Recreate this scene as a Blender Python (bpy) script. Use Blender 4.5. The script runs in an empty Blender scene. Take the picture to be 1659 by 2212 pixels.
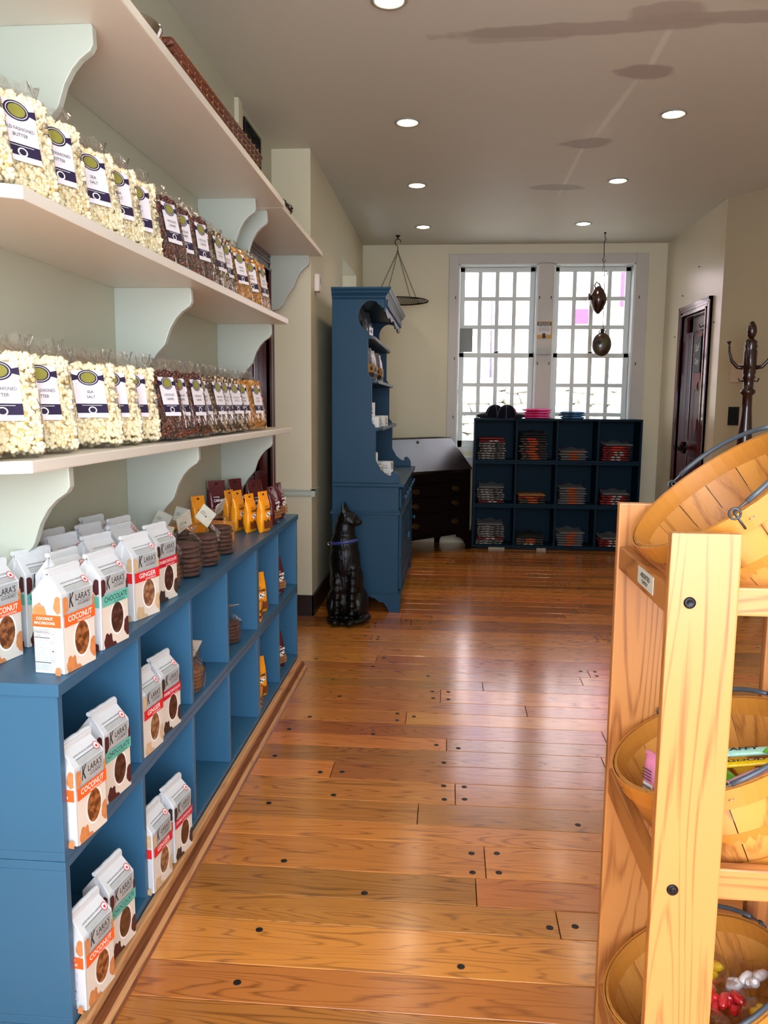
import bpy, bmesh, math, random
import numpy as np
from mathutils import Matrix, Vector, noise as mnoise
random.seed(7)
RNG = np.random.default_rng(7)
S = bpy.context.scene
COL = S.collection
PI = math.pi

# ------------------------------------------------------------------ camera
cam = bpy.data.objects.new('camera', bpy.data.cameras.new('camera'))
COL.objects.link(cam)
cam.data.sensor_fit = 'HORIZONTAL'
cam.data.sensor_width = 36.0
cam.data.lens = 36.0 * 1721.85 / 1659.0
cam.data.clip_start = 0.02
R_ = Vector((0.99660224, 0.08197398, 0.00801559))
F_ = Vector((-0.08019489, 0.98793091, -0.13251903))
U_ = Vector((-0.01878196, 0.13142596, 0.99114805))
cam.matrix_world = Matrix(((R_.x, U_.x, -F_.x, 0), (R_.y, U_.y, -F_.y, 0), (R_.z, U_.z, -F_.z, 1.25), (0, 0, 0, 1)))
S.camera = cam

# ------------------------------------------------------------------ world, sun, window light, exposure
S.view_settings.view_transform = 'Standard'
S.view_settings.look = 'None'
S.view_settings.gamma = 1.0
S.view_settings.use_curve_mapping = False
S.view_settings.exposure = 0.28
wd = bpy.data.worlds.new('sky'); S.world = wd; wd.use_nodes = True
wn = wd.node_tree; wn.nodes.clear()
wo = wn.nodes.new('ShaderNodeOutputWorld'); wb = wn.nodes.new('ShaderNodeBackground')
wb.inputs[0].default_value = (0.78, 0.85, 1.0, 1); wb.inputs[1].default_value = 9.0
wn.links.new(wb.outputs[0], wo.inputs[0])

def light(name, kind, loc, rot, energy, color, **kw):
    l = bpy.data.lights.new(name, kind); l.energy = energy; l.color = color
    for k, v in kw.items(): setattr(l, k, v)
    o = bpy.data.objects.new(name, l); COL.objects.link(o); o.location = loc; o.rotation_euler = rot
    return o
light('sun_light', 'SUN', (0, -4, 8), (math.radians(40), 0, math.radians(12)), 9.0, (1.0, 0.96, 0.92), angle=0.02)
# daylight coming through the shop front behind the camera
STORE = light('shop_front_daylight', 'AREA', (0.05, -0.62, 1.55), (math.radians(90), 0, 0), 40.0, (0.95, 0.98, 1.0), shape='RECTANGLE', size=2.1, size_y=1.9)
# sky portals in the back windows
for nm, x, z in (('window_portal', 0.405, 1.69), ('window_portal', 1.23, 1.69)):
    p = light(nm, 'AREA', (x, 7.46, z), (math.radians(-90), 0, 0), 1.0, (1, 1, 1), shape='RECTANGLE', size=0.74, size_y=1.64)
    p.data.cycles.is_portal = True
p = light('niche_portal', 'AREA', (-1.17, 6.55, 2.0), (0, math.radians(-90), 0), 1.0, (1, 1, 1), shape='RECTANGLE', size=0.66, size_y=1.1)
p.data.cycles.is_portal = True
S.cycles.max_bounces = 8
S.cycles.diffuse_bounces = 5
S.cycles.transparent_max_bounces = 24
S.cycles.caustics_reflective = False
S.cycles.caustics_refractive = False
S.cycles.sample_clamp_indirect = 6.0
S.cycles.use_denoising = True

# ------------------------------------------------------------------ materials
def srgb(h):
    h = h.lstrip('#'); v = [int(h[i:i + 2], 16) / 255 for i in (0, 2, 4)]
    return tuple(c / 12.92 if c <= 0.04045 else ((c + 0.055) / 1.055) ** 2.4 for c in v)
MATS = {}
def mat(name, col, rough=0.6, var=0.08, vs=6.0, bump=0.0, bs=60.0, metal=0.0, spec=0.5, emit=0.0, stretch=(1, 1, 1), trans=0.0, coat=0.0, col2=None, rnd=0.0):
    """procedural principled material: colour varied by noise in object space"""
    if name in MATS: return MATS[name]
    c = srgb(col) if isinstance(col, str) else col
    m = bpy.data.materials.new(name); m.use_nodes = True; nt = m.node_tree; N = nt.nodes; L = nt.links
    b = N['Principled BSDF']
    tc = N.new('ShaderNodeTexCoord'); mp = N.new('ShaderNodeMapping'); mp.inputs['Scale'].default_value = stretch
    L.new(tc.outputs['Object'], mp.inputs[0])
    nz = N.new('ShaderNodeTexNoise'); nz.inputs['Scale'].default_value = vs; nz.inputs['Detail'].default_value = 5
    L.new(mp.outputs[0], nz.inputs['Vector'])
    mx = N.new('ShaderNodeMix'); mx.data_type = 'RGBA'
    if col2 is not None:
        c2 = srgb(col2) if isinstance(col2, str) else col2
        mx.inputs[6].default_value = (*c, 1); mx.inputs[7].default_value = (*c2, 1)
        cr = N.new('ShaderNodeValToRGB'); cr.color_ramp.elements[0].position = 0.42; cr.color_ramp.elements[1].position = 0.6
        L.new(nz.outputs[0], cr.inputs[0]); L.new(cr.outputs[0], mx.inputs[0])
    else:
        mx.inputs[6].default_value = (*[x * (1 - var) for x in c], 1); mx.inputs[7].default_value = (*[min(1, x * (1 + var)) for x in c], 1)
        L.new(nz.outputs[0], mx.inputs[0])
    out = mx.outputs[2]
    if rnd:
        oi = N.new('ShaderNodeObjectInfo'); hs = N.new('ShaderNodeHueSaturation')
        mr = N.new('ShaderNodeMapRange'); mr.inputs[3].default_value = 1 - rnd; mr.inputs[4].default_value = 1 + rnd
        L.new(oi.outputs['Random'], mr.inputs[0]); L.new(mr.outputs[0], hs.inputs['Value']); L.new(out, hs.inputs['Color']); out = hs.outputs[0]
    L.new(out, b.inputs['Base Color'])
    b.inputs['Roughness'].default_value = rough; b.inputs['Metallic'].default_value = metal
    b.inputs['Specular IOR Level'].default_value = spec; b.inputs['Coat Weight'].default_value = coat
    b.inputs['Transmission Weight'].default_value = trans
    if emit:
        b.inputs['Emission Color'].default_value = (*c, 1); b.inputs['Emission Strength'].default_value = emit
    if bump:
        n2 = N.new('ShaderNodeTexNoise'); n2.inputs['Scale'].default_value = bs; n2.inputs['Detail'].default_value = 3
        bp = N.new('ShaderNodeBump'); bp.inputs['Strength'].default_value = bump; bp.inputs['Distance'].default_value = 0.01
        L.new(mp.outputs[0], n2.inputs['Vector']); L.new(n2.outputs[0], bp.inputs['Height']); L.new(bp.outputs[0], b.inputs['Normal'])
    MATS[name] = m; return m

def wood(name, dark, light_, rough=0.35, axis='X', scale=1.0, rnd=0.25, fig=1.0, coat=0.0, bump=0.12, spec=0.5, crough=0.25, knots=False):
    """grain running along the given object axis, different in every object"""
    if name in MATS: return MATS[name]
    m = bpy.data.materials.new(name); m.use_nodes = True; nt = m.node_tree; N = nt.nodes; L = nt.links
    b = N['Principled BSDF']; d, l = srgb(dark), srgb(light_)
    tc = N.new('ShaderNodeTexCoord'); oi = N.new('ShaderNodeObjectInfo')
    ad = N.new('ShaderNodeVectorMath'); ad.operation = 'MULTIPLY_ADD'
    cm = N.new('ShaderNodeCombineXYZ')
    for i in range(3): L.new(oi.outputs['Random'], cm.inputs[i])
    ad.inputs[1].default_value = (37.0, 53.0, 71.0)
    L.new(cm.outputs[0], ad.inputs[0]); L.new(tc.outputs['Object'], ad.inputs[2])
    mp = N.new('ShaderNodeMapping'); k = {'X': (1.3, 14, 14), 'Y': (14, 1.3, 14), 'Z': (14, 14, 1.3)}[axis]
    mp.inputs['Scale'].default_value = [v * scale for v in k]; L.new(ad.outputs[0], mp.inputs[0])
    # broad figure: contours of a stretched noise
    n1 = N.new('ShaderNodeTexNoise'); n1.inputs['Scale'].default_value = 0.8; n1.inputs['Detail'].default_value = 1.5; L.new(mp.outputs[0], n1.inputs['Vector'])
    mu = N.new('ShaderNodeMath'); mu.operation = 'MULTIPLY'; mu.inputs[1].default_value = 26 * fig; L.new(n1.outputs[0], mu.inputs[0])
    fr = N.new('ShaderNodeMath'); fr.operation = 'PINGPONG'; fr.inputs[1].default_value = 1.0; L.new(mu.outputs[0], fr.inputs[0])
    # fine pores
    mp2 = N.new('ShaderNodeMapping'); k2 = {'X': (6, 260, 260), 'Y': (260, 6, 260), 'Z': (260, 260, 6)}[axis]
    mp2.inputs['Scale'].default_value = [v * scale for v in k2]; L.new(ad.outputs[0], mp2.inputs[0])
    n2 = N.new('ShaderNodeTexNoise'); n2.inputs['Scale'].default_value = 1.0; n2.inputs['Detail'].default_value = 3; L.new(mp2.outputs[0], n2.inputs['Vector'])
    n3 = N.new('ShaderNodeTexNoise'); n3.inputs['Scale'].default_value = 0.35; n3.inputs['Detail'].default_value = 2; L.new(mp.outputs[0], n3.inputs['Vector'])
    a1 = N.new('ShaderNodeMath'); a1.operation = 'MULTIPLY_ADD'; a1.inputs[1].default_value = 0.62; L.new(fr.outputs[0], a1.inputs[0])
    m3 = N.new('ShaderNodeMath'); m3.operation = 'MULTIPLY_ADD'; m3.inputs[1].default_value = 0.55; m3.inputs[2].default_value = -0.12; L.new(n2.outputs[0], m3.inputs[0]); L.new(m3.outputs[0], a1.inputs[2])
    a2 = N.new('ShaderNodeMath'); a2.operation = 'MULTIPLY_ADD'; a2.inputs[1].default_value = 0.35; L.new(n3.outputs[0], a2.inputs[0]); L.new(a1.outputs[0], a2.inputs[2])
    cr = N.new('ShaderNodeValToRGB'); e = cr.color_ramp.elements; e[0].position = 0.10; e[0].color = (*d, 1); e[1].position = 0.55; e[1].color = (*l, 1)
    L.new(a2.outputs[0], cr.inputs[0]); out = cr.outputs[0]
    if knots:
        mk = N.new('ShaderNodeMapping'); mk.inputs['Scale'].default_value = {'X': (2.2, 9, 9), 'Y': (9, 2.2, 9), 'Z': (9, 9, 2.2)}[axis]; L.new(ad.outputs[0], mk.inputs[0])
        vo = N.new('ShaderNodeTexVoronoi'); vo.inputs['Scale'].default_value = 0.9; L.new(mk.outputs[0], vo.inputs['Vector'])
        kr = N.new('ShaderNodeValToRGB'); kr.color_ramp.elements[0].position = 0.05; kr.color_ramp.elements[0].color = (1, 1, 1, 1); kr.color_ramp.elements[1].position = 0.16; kr.color_ramp.elements[1].color = (0, 0, 0, 1)
        L.new(vo.outputs['Distance'], kr.inputs[0]); km = N.new('ShaderNodeMix'); km.data_type = 'RGBA'; km.inputs[7].default_value = (d[0] * .35, d[1] * .25, d[2] * .2, 1)
        L.new(kr.outputs[0], km.inputs[0]); L.new(out, km.inputs[6]); out = km.outputs[2]
    hs = N.new('ShaderNodeHueSaturation'); mr = N.new('ShaderNodeMapRange'); mr.inputs[3].default_value = 1 - rnd; mr.inputs[4].default_value = 1 + rnd
    ml = N.new('ShaderNodeMath'); ml.operation = 'MULTIPLY'; ml.inputs[1].default_value = 13.37; fc = N.new('ShaderNodeMath'); fc.operation = 'FRACT'
    L.new(oi.outputs['Random'], ml.inputs[0]); L.new(ml.outputs[0], fc.inputs[0])
    L.new(fc.outputs[0], mr.inputs[0]); L.new(mr.outputs[0], hs.inputs['Value']); L.new(out, hs.inputs['Color'])
    mh = N.new('ShaderNodeMapRange'); mh.inputs[3].default_value = 0.5 - 0.03 * rnd; mh.inputs[4].default_value = 0.5 + 0.03 * rnd
    L.new(oi.outputs['Random'], mh.inputs[0]); L.new(mh.outputs[0], hs.inputs['Hue'])
    L.new(hs.outputs[0], b.inputs['Base Color'])
    b.inputs['Roughness'].default_value = rough; b.inputs['Coat Weight'].default_value = coat; b.inputs['Coat Roughness'].default_value = crough
    b.inputs['Specular IOR Level'].default_value = spec
    bp = N.new('ShaderNodeBump'); bp.inputs['Strength'].default_value = bump; bp.inputs['Distance'].default_value = 0.002
    L.new(n2.outputs[0], bp.inputs['Height']); L.new(bp.outputs[0], b.inputs['Normal'])
    MATS[name] = m; return m

def film(name, tint=(1, 1, 1), fac=0.22, rough=0.08, bs=28.0, bump=0.6):
    """thin clear wrapping: mostly transparent, wrinkled highlights"""
    if name in MATS: return MATS[name]
    m = bpy.data.materials.new(name); m.use_nodes = True; nt = m.node_tree; N = nt.nodes; L = nt.links; N.clear()
    o = N.new('ShaderNodeOutputMaterial'); t = N.new('ShaderNodeBsdfTransparent'); g = N.new('ShaderNodeBsdfGlossy'); mx = N.new('ShaderNodeMixShader')
    t.inputs[0].default_value = (*tint, 1); g.inputs['Roughness'].default_value = rough
    lw = N.new('ShaderNodeLayerWeight'); lw.inputs[0].default_value = fac
    tc = N.new('ShaderNodeTexCoord'); nz = N.new('ShaderNodeTexNoise'); nz.inputs['Scale'].default_value = bs; nz.inputs['Detail'].default_value = 3
    mp = N.new('ShaderNodeMapping'); mp.inputs['Scale'].default_value = (1, 1, 0.45); L.new(tc.outputs['Object'], mp.inputs[0]); L.new(mp.outputs[0], nz.inputs['Vector'])
    bp = N.new('ShaderNodeBump'); bp.inputs['Strength'].default_value = bump; bp.inputs['Distance'].default_value = 0.02
    L.new(nz.outputs[0], bp.inputs['Height']); L.new(bp.outputs[0], g.inputs['Normal']); L.new(bp.outputs[0], lw.inputs['Normal'])
    L.new(lw.outputs['Facing'], mx.inputs[0]); L.new(t.outputs[0], mx.inputs[1]); L.new(g.outputs[0], mx.inputs[2]); L.new(mx.outputs[0], o.inputs[0])
    MATS[name] = m; return m

# ------------------------------------------------------------------ mesh helpers
class MB:
    def __init__(s): s.v = []; s.f = []; s.m = []; s.M = Matrix.Identity(4); s.sm = []
    def add(s, vs, fs, mi=0, smooth=False):
        b = len(s.v); s.v += [tuple(s.M @ Vector(p)) for p in vs]
        s.f += [[i + b for i in f] for f in fs]; s.m += [mi] * len(fs); s.sm += (list(smooth) if isinstance(smooth, list) else [smooth] * len(fs)); return s
    def box(s, x0, x1, y0, y1, z0, z1, mi=0):
        vs = [(x, y, z) for x in (x0, x1) for y in (y0, y1) for z in (z0, z1)]
        return s.add(vs, [(0, 1, 3, 2), (4, 6, 7, 5), (0, 4, 5, 1), (2, 3, 7, 6), (0, 2, 6, 4), (1, 5, 7, 3)], mi)
    def cbox(s, c, d, mi=0): return s.box(c[0] - d[0] / 2, c[0] + d[0] / 2, c[1] - d[1] / 2, c[1] + d[1] / 2, c[2] - d[2] / 2, c[2] + d[2] / 2, mi)
    def prism(s, pts, axis, t0, t1, mi=0, smooth=False):
        """pts 2D: axis 'Y' -> (x,z), 'X' -> (y,z), 'Z' -> (x,y)"""
        n = len(pts)
        mk = {'Y': lambda p, t: (p[0], t, p[1]), 'X': lambda p, t: (t, p[0], p[1]), 'Z': lambda p, t: (p[0], p[1], t)}[axis]
        vs = [mk(p, t0) for p in pts] + [mk(p, t1) for p in pts]
        return s.add(vs, [list(range(n)), list(range(2 * n - 1, n - 1, -1))] + [(i, i + n, (i + 1) % n + n, (i + 1) % n) for i in range(n)], mi, [False, False] + [smooth] * n)
    def lathe(s, prof, seg=20, mi=0, c=(0, 0, 0), axis='Z', smooth=True, caps=True):
        vs = []; fs = []
        for r, z in prof:
            for k in range(seg):
                a = 2 * PI * k / seg; p = (r * math.cos(a), r * math.sin(a), z)
                if axis == 'X': p = (p[2], p[0], p[1])
                if axis == 'Y': p = (p[0], p[2], p[1])
                vs.append((p[0] + c[0], p[1] + c[1], p[2] + c[2]))
        for i in range(len(prof) - 1):
            for k in range(seg):
                a, b = i * seg + k, i * seg + (k + 1) % seg; fs.append((a, b, b + seg, a + seg))
        sm = [smooth] * len(fs)
        if caps: fs += [list(range(seg - 1, -1, -1)), [len(vs) - seg + k for k in range(seg)]]; sm += [False, False]
        return s.add(vs, fs, mi, sm)
    def tube(s, pts, r, seg=8, mi=0, closed=False):
        P = [Vector(p) for p in pts]; n = len(P); rs = r if isinstance(r, (list, tuple)) else [r] * n; vs = []; fs = []; up = None
        for i, p in enumerate(P):
            if closed: t = P[(i + 1) % n] - P[i - 1]
            else: t = P[min(i + 1, n - 1)] - P[max(i - 1, 0)]
            t.normalize()
            if up is None:
                a = Vector((0, 0, 1)) if abs(t.z) < 0.9 else Vector((1, 0, 0)); up = (a - t * a.dot(t)).normalized()
            else:
                up = up - t * up.dot(t)
                up = up.normalized() if up.length > 1e-6 else t.orthogonal().normalized()
            w = t.cross(up)
            for k in range(seg):
                a = 2 * PI * k / seg; vs.append(tuple(p + (up * math.cos(a) + w * math.sin(a)) * rs[i]))
        for i in range(n if closed else n - 1):
            for k in range(seg):
                a, b = i * seg + k, i * seg + (k + 1) % seg; j = (i + 1) % n
                fs.append((a, b, j * seg + (k + 1) % seg, j * seg + k))
        sm = [True] * len(fs)
        if not closed: fs += [list(range(seg - 1, -1, -1)), [(n - 1) * seg + k for k in range(seg)]]; sm += [False, False]
        return s.add(vs, fs, mi, sm)
    def grid(s, P, mi=0, smooth=True, wrap=False):
        """P rows of points"""
        nr, nc = len(P), len(P[0]); vs = [p for r in P for p in r]; fs = []
        for i in range(nr - 1):
            for j in range(nc if wrap else nc - 1):
                k = (j + 1) % nc; fs.append((i * nc + j, i * nc + k, (i + 1) * nc + k, (i + 1) * nc + j))
        return s.add(vs, fs, mi, smooth)
    def mesh(s, name, mats):
        me = bpy.data.meshes.new(name); me.from_pydata(s.v, [], s.f)
        for m in (mats if isinstance(mats, (list, tuple)) else [mats]): me.materials.append(m)
        me.polygons.foreach_set('material_index', s.m); me.polygons.foreach_set('use_smooth', s.sm); me.update(); return me
    def build(s, name, mats, parent=None, bevel=0.0, fix=True, seg=2):
        me = s.mesh(name, mats)
        bm = bmesh.new(); bm.from_mesh(me)
        if fix:
            bmesh.ops.recalc_face_normals(bm, faces=bm.faces)
        if bevel:
            ed = [e for e in bm.edges if len(e.link_faces) == 2 and e.calc_face_angle(0) > 0.6]
            bmesh.ops.bevel(bm, geom=ed, offset=bevel, segments=seg, profile=0.6, affect='EDGES', clamp_overlap=True)
            for f in bm.faces: f.smooth = False
        bm.to_mesh(me); bm.free()
        return put(name, me, parent)
def put(name, me, parent=None):
    o = bpy.data.objects.new(name, me); COL.objects.link(o)
    if parent: o.parent = parent
    return o
def meta(o, label=None, cat=None, group=None, kind=None):
    for k, v in (('label', label), ('category', cat), ('group', group), ('kind', kind)):
        if v: o[k] = v
    return o
def thing(name, label, cat, loc=(0, 0, 0), rz=0.0, group=None, rot=None):
    o = bpy.data.objects.new(name, None); COL.objects.link(o); o.location = loc; o.rotation_euler = rot or (0, 0, rz); o.empty_display_size = 0.05
    return meta(o, label, cat, group)
def struct(o): o['kind'] = 'structure'; return o
def copy_tree(o, parent=None):
    c = o.copy(); COL.objects.link(c); c.parent = parent
    for ch in list(CH.get(o.name, [])) or [x for x in o.children]: copy_tree(ch, c)
    return c
CH = {}
def dup(o, loc, rz=None, label=None, group=None, rot=None, scale=None):
    c = copy_tree(o); c.location = loc
    if rz is not None: c.rotation_euler = (0, 0, rz)
    if rot is not None: c.rotation_euler = rot
    if scale: c.scale = scale
    if label: c['label'] = label
    if group: c['group'] = group
    return c
ORD = ['first', 'second', 'third', 'fourth', 'fifth', 'sixth', 'seventh', 'eighth', 'ninth', 'tenth', 'eleventh', 'twelfth', 'thirteenth', 'fourteenth', 'fifteenth', 'sixteenth']

# ------------------------------------------------------------------ flat print: text and shapes laid on a face
_tc = {}
def text2d(s, bold=0.0, shear=0.0):
    key = (s, bold, shear)
    if key in _tc: return _tc[key]
    cu = bpy.data.curves.new('lettering', 'FONT'); cu.body = s; cu.size = 1.0; cu.resolution_u = 2; cu.offset = bold; cu.shear = shear; cu.fill_mode = 'FRONT'
    o = bpy.data.objects.new('lettering', cu); COL.objects.link(o)
    dg = bpy.context.evaluated_depsgraph_get(); me = bpy.data.meshes.new_from_object(o.evaluated_get(dg))
    v = [(p.co.x, p.co.y) for p in me.vertices]; f = [list(p.vertices) for p in me.polygons]
    bpy.data.objects.remove(o); bpy.data.curves.remove(cu); bpy.data.meshes.remove(me)
    x0, x1 = min(p[0] for p in v), max(p[0] for p in v); y0, y1 = min(p[1] for p in v), max(p[1] for p in v)
    v = [((p[0] - x0) / (x1 - x0) - .5, (p[1] - y0) / max(1e-6, y1 - y0) - .5) for p in v]
    _tc[key] = (v, f); return _tc[key]
class Print(MB):
    def face(s, O, U, V, off=0.0003):
        s.O, s.U, s.V = Vector(O), Vector(U).normalized(), Vector(V).normalized(); s.Nn = s.U.cross(s.V).normalized(); s.lay = 0; s.off = off; return s
    def P(s, p): return tuple(s.O + s.U * p[0] + s.V * p[1] + s.Nn * (s.off + s.lay * 0.00018))
    def poly(s, pts, mi): s.add([s.P(p) for p in pts], [list(range(len(pts)))], mi); s.lay += 1; return s
    def rect(s, x0, x1, y0, y1, mi): return s.poly([(x0, y0), (x1, y0), (x1, y1), (x0, y1)], mi)
    def ell(s, cx, cy, rx, ry, mi, n=20, jit=0.0, clip=None):
        pts = []
        for k in range(n):
            a = 2 * PI * k / n; j = 1 + jit * (mnoise.noise(Vector((cx * 90 + math.cos(a) * 1.4, cy * 90 + math.sin(a) * 1.4, 0))))
            x, y = cx + rx * j * math.cos(a), cy + ry * j * math.sin(a)
            if clip: x = min(max(x, clip[0]), clip[1]); y = min(max(y, clip[2]), clip[3])
            pts.append((x, y))
        return s.poly(pts, mi)
    def ring(s, cx, cy, rx, ry, w, mi, n=20):
        vs = []
        for k in range(n):
            a = 2 * PI * k / n
            vs += [s.P((cx + rx * math.cos(a), cy + ry * math.sin(a))), s.P((cx + (rx - w) * math.cos(a), cy + (ry - w) * math.sin(a)))]
        s.add(vs, [(2 * k, (2 * k + 2) % (2 * n), (2 * k + 3) % (2 * n), 2 * k + 1) for k in range(n)], mi); s.lay += 1; return s
    def text(s, t, cx, cy, w, h, mi, bold=0.0, shear=0.0):
        v, f = text2d(t, bold, shear); s.add([s.P((cx + p[0] * w, cy + p[1] * h)) for p in v], f, mi); s.lay += 1; return s

def fastmesh(name, V, F, mats, mi=None, smooth=True):
    """V (n,3) array, F (m,3) triangles"""
    me = bpy.data.meshes.new(name); n, m = len(V), len(F)
    me.vertices.add(n); me.vertices.foreach_set('co', np.asarray(V, dtype=np.float32).ravel())
    me.loops.add(m * 3); me.loops.foreach_set('vertex_index', np.asarray(F, dtype=np.int32).ravel())
    me.polygons.add(m); me.polygons.foreach_set('loop_start', np.arange(m, dtype=np.int32) * 3)
    me.polygons.foreach_set('loop_total', np.full(m, 3, dtype=np.int32))
    for q in (mats if isinstance(mats, (list, tuple)) else [mats]): me.materials.append(q)
    if mi is not None: me.polygons.foreach_set('material_index', np.asarray(mi, dtype=np.int32))
    me.update(calc_edges=True); me.polygons.foreach_set('use_smooth', [smooth] * m); return me
def ico(sub):
    bm = bmesh.new(); bmesh.ops.create_icosphere(bm, subdivisions=sub, radius=1.0)
    v = np.array([p.co[:] for p in bm.verts]); f = np.array([[q.index for q in p.verts] for p in bm.faces]); bm.free(); return v, f
# ================================================================== the room
WALL = mat('cream_wall_paint', '#C9C2A6', rough=0.55, var=0.05, vs=1.5, bump=0.05, bs=40)
TRIMW = mat('pale_grey_green_paint', '#AFB6A9', rough=0.4, var=0.03, vs=3)
SHELFP = mat('white_shelf_paint', '#DDD9CC', rough=0.35, var=0.04, vs=3)
WINP = mat('white_window_paint', '#C9CFCC', rough=0.4, var=0.04, vs=8)
CASP = mat('window_casing_paint', '#B3AEA6', rough=0.45, var=0.05, vs=3)
MAROON = mat('dark_maroon_gloss_paint', '#4A1714', rough=0.22, var=0.15, vs=4, coat=0.3)
MAROOND = mat('dark_maroon_wood', '#331210', rough=0.3, var=0.2, vs=5, stretch=(1, 1, 0.2))
BLACKM = mat('blackened_iron', '#121110', rough=0.45, var=0.2, metal=0.6, bump=0.2)
BASEB = mat('dark_baseboard_paint', '#241412', rough=0.35, var=0.15)

def ceiling_material():
    m = bpy.data.materials.new('patched_ceiling_plaster'); m.use_nodes = True; nt = m.node_tree; N = nt.nodes; L = nt.links; b = N['Principled BSDF']
    tc = N.new('ShaderNodeTexCoord')
    nz = N.new('ShaderNodeTexNoise'); nz.inputs['Scale'].default_value = 7; nz.inputs['Detail'].default_value = 6; L.new(tc.outputs['Object'], nz.inputs['Vector'])
    big = N.new('ShaderNodeTexNoise'); big.inputs['Scale'].default_value = 0.7; L.new(tc.outputs['Object'], big.inputs['Vector'])
    base = N.new('ShaderNodeMix'); base.data_type = 'RGBA'; base.inputs[6].default_value = (*srgb('#BDBDB2'), 1); base.inputs[7].default_value = (*srgb('#C8C6B8'), 1); L.new(big.outputs[0], base.inputs[0])
    col = base.outputs[2]
    off = N.new('ShaderNodeVectorMath'); off.operation = 'SUBTRACT'; off.inputs[1].default_value = (0.5, 0.5, 0.5); L.new(nz.outputs['Color'], off.inputs[0])
    def blob(cx, cy, rx, ry, colr, amt=0.8, warp=1.6, rot=0.0, soft=0.12):
        nonlocal col
        mp = N.new('ShaderNodeMapping'); mp.vector_type = 'TEXTURE'; mp.inputs['Location'].default_value = (cx, cy, 0); mp.inputs['Rotation'].default_value = (0, 0, rot); mp.inputs['Scale'].default_value = (rx, ry, 1e3)
        L.new(tc.outputs['Object'], mp.inputs[0])
        w = N.new('ShaderNodeVectorMath'); w.operation = 'MULTIPLY_ADD'; w.inputs[1].default_value = (warp, warp, 0); L.new(off.outputs[0], w.inputs[0]); L.new(mp.outputs[0], w.inputs[2])
        ln = N.new('ShaderNodeVectorMath'); ln.operation = 'LENGTH'; L.new(w.outputs[0], ln.inputs[0])
        mr = N.new('ShaderNodeMapRange'); mr.inputs[1].default_value = 1 - soft; mr.inputs[2].default_value = 1 + soft; mr.inputs[3].default_value = amt; mr.inputs[4].default_value = 0
        L.new(ln.outputs['Value'], mr.inputs[0])
        mx = N.new('ShaderNodeMix'); mx.data_type = 'RGBA'; mx.inputs[7].default_value = (*srgb(colr), 1); L.new(mr.outputs[0], mx.inputs[0]); L.new(col, mx.inputs[6]); col = mx.outputs[2]
    tape = '#D6D9CC'
    blob(0.80, 3.45, 0.014, 0.30, tape, 0.7, 0.5, -0.02, 0.3); blob(0.755, 4.15, 0.016, 0.42, tape, 0.75, 0.5, 0.07, 0.3)
    blob(0.73, 4.42, 0.07, 0.20, tape, 0.3, 1.8, 0.0, 0.5); blob(0.70, 5.1, 0.012, 0.62, tape, 0.7, 0.4, 0.0, 0.3)
    pc = '#A39C92'
    blob(0.45, 3.265, 0.50, 0.055, pc, 0.85, 1.0, -0.04); blob(0.20, 3.30, 0.22, 0.06, pc, 0.6, 1.2, 0); blob(1.15, 3.21, 0.50, 0.05, pc, 0.8, 1.0, 0.03)
    blob(0.75, 3.16, 0.13, 0.085, '#A79F95', 0.8, 1.0); blob(0.80, 3.675, 0.125, 0.075, '#9C938A', 0.85, 1.1, 0.2)
    blob(0.70, 4.60, 0.13, 0.085, '#9C948B', 0.8, 1.1); blob(0.66, 5.48, 0.17, 0.07, '#9B948D', 0.8, 1.1, 0.05)
    L.new(col, b.inputs['Base Color']); b.inputs['Roughness'].default_value = 0.6
    bp = N.new('ShaderNodeBump'); bp.inputs['Strength'].default_value = 0.06; L.new(nz.outputs[0], bp.inputs['Height']); L.new(bp.outputs[0], b.inputs['Normal'])
    return m
CEIL = ceiling_material()
H = 2.66
struct(MB().box(-1.4, 3.1, -0.96, 7.6, H, H + 0.12).build('ceiling', CEIL))

# floor: sub-floor slab with separate oak boards, butt joints and dark pegs
FLB = wood('floor_oak', '#5E2A10', '#BF7631', rough=0.20, axis='X', rnd=0.30, fig=1.7, coat=0.9, crough=0.15, bump=0.25, scale=1.0)
SUB = mat('dark_gap', '#1A0D07', rough=0.9)
floor = struct(MB().box(-1.15, 3.0, -0.96, 7.5, -0.06, -0.014).build('floor', SUB))
fn = struct(MB().box(-1.02, 2.9, -0.96, 0.898, -0.014, 0.0).build('floor_board', FLB, floor)); del fn['kind']
PEG = mat('dark_walnut_peg', '#0A0504', rough=0.5)
pegm = MB().lathe([(0.0088, -0.002), (0.0088, 0.0006), (0.0070, 0.0010)], 16).mesh('peg', PEG)
seams = [0.90, 1.01, 1.13, 1.255, 1.376, 1.50, 1.614, 1.768, 1.875, 1.998, 2.158, 2.257, 2.387, 2.531, 2.658, 2.785, 2.89, 3.02, 3.14, 3.26, 3.42, 3.535, 3.65]
rr = random.Random(3)
while seams[-1] < 7.18: seams.append(round(seams[-1] + rr.uniform(0.095, 0.15), 3))
seams.append(7.3)
joints = [(0.12, 2.075), (0.286, 1.822), (0.04, 2.464), (-0.383, 2.58), (0.01, 2.84), (-0.018, 3.344), (-0.154, 3.086), (0.338, 3.2), (-0.341, 3.872), (-0.401, 4.184), (0.625, 3.6), (0.17, 3.49), (0.565, 2.735), (-0.441, 4.443)]
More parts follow.
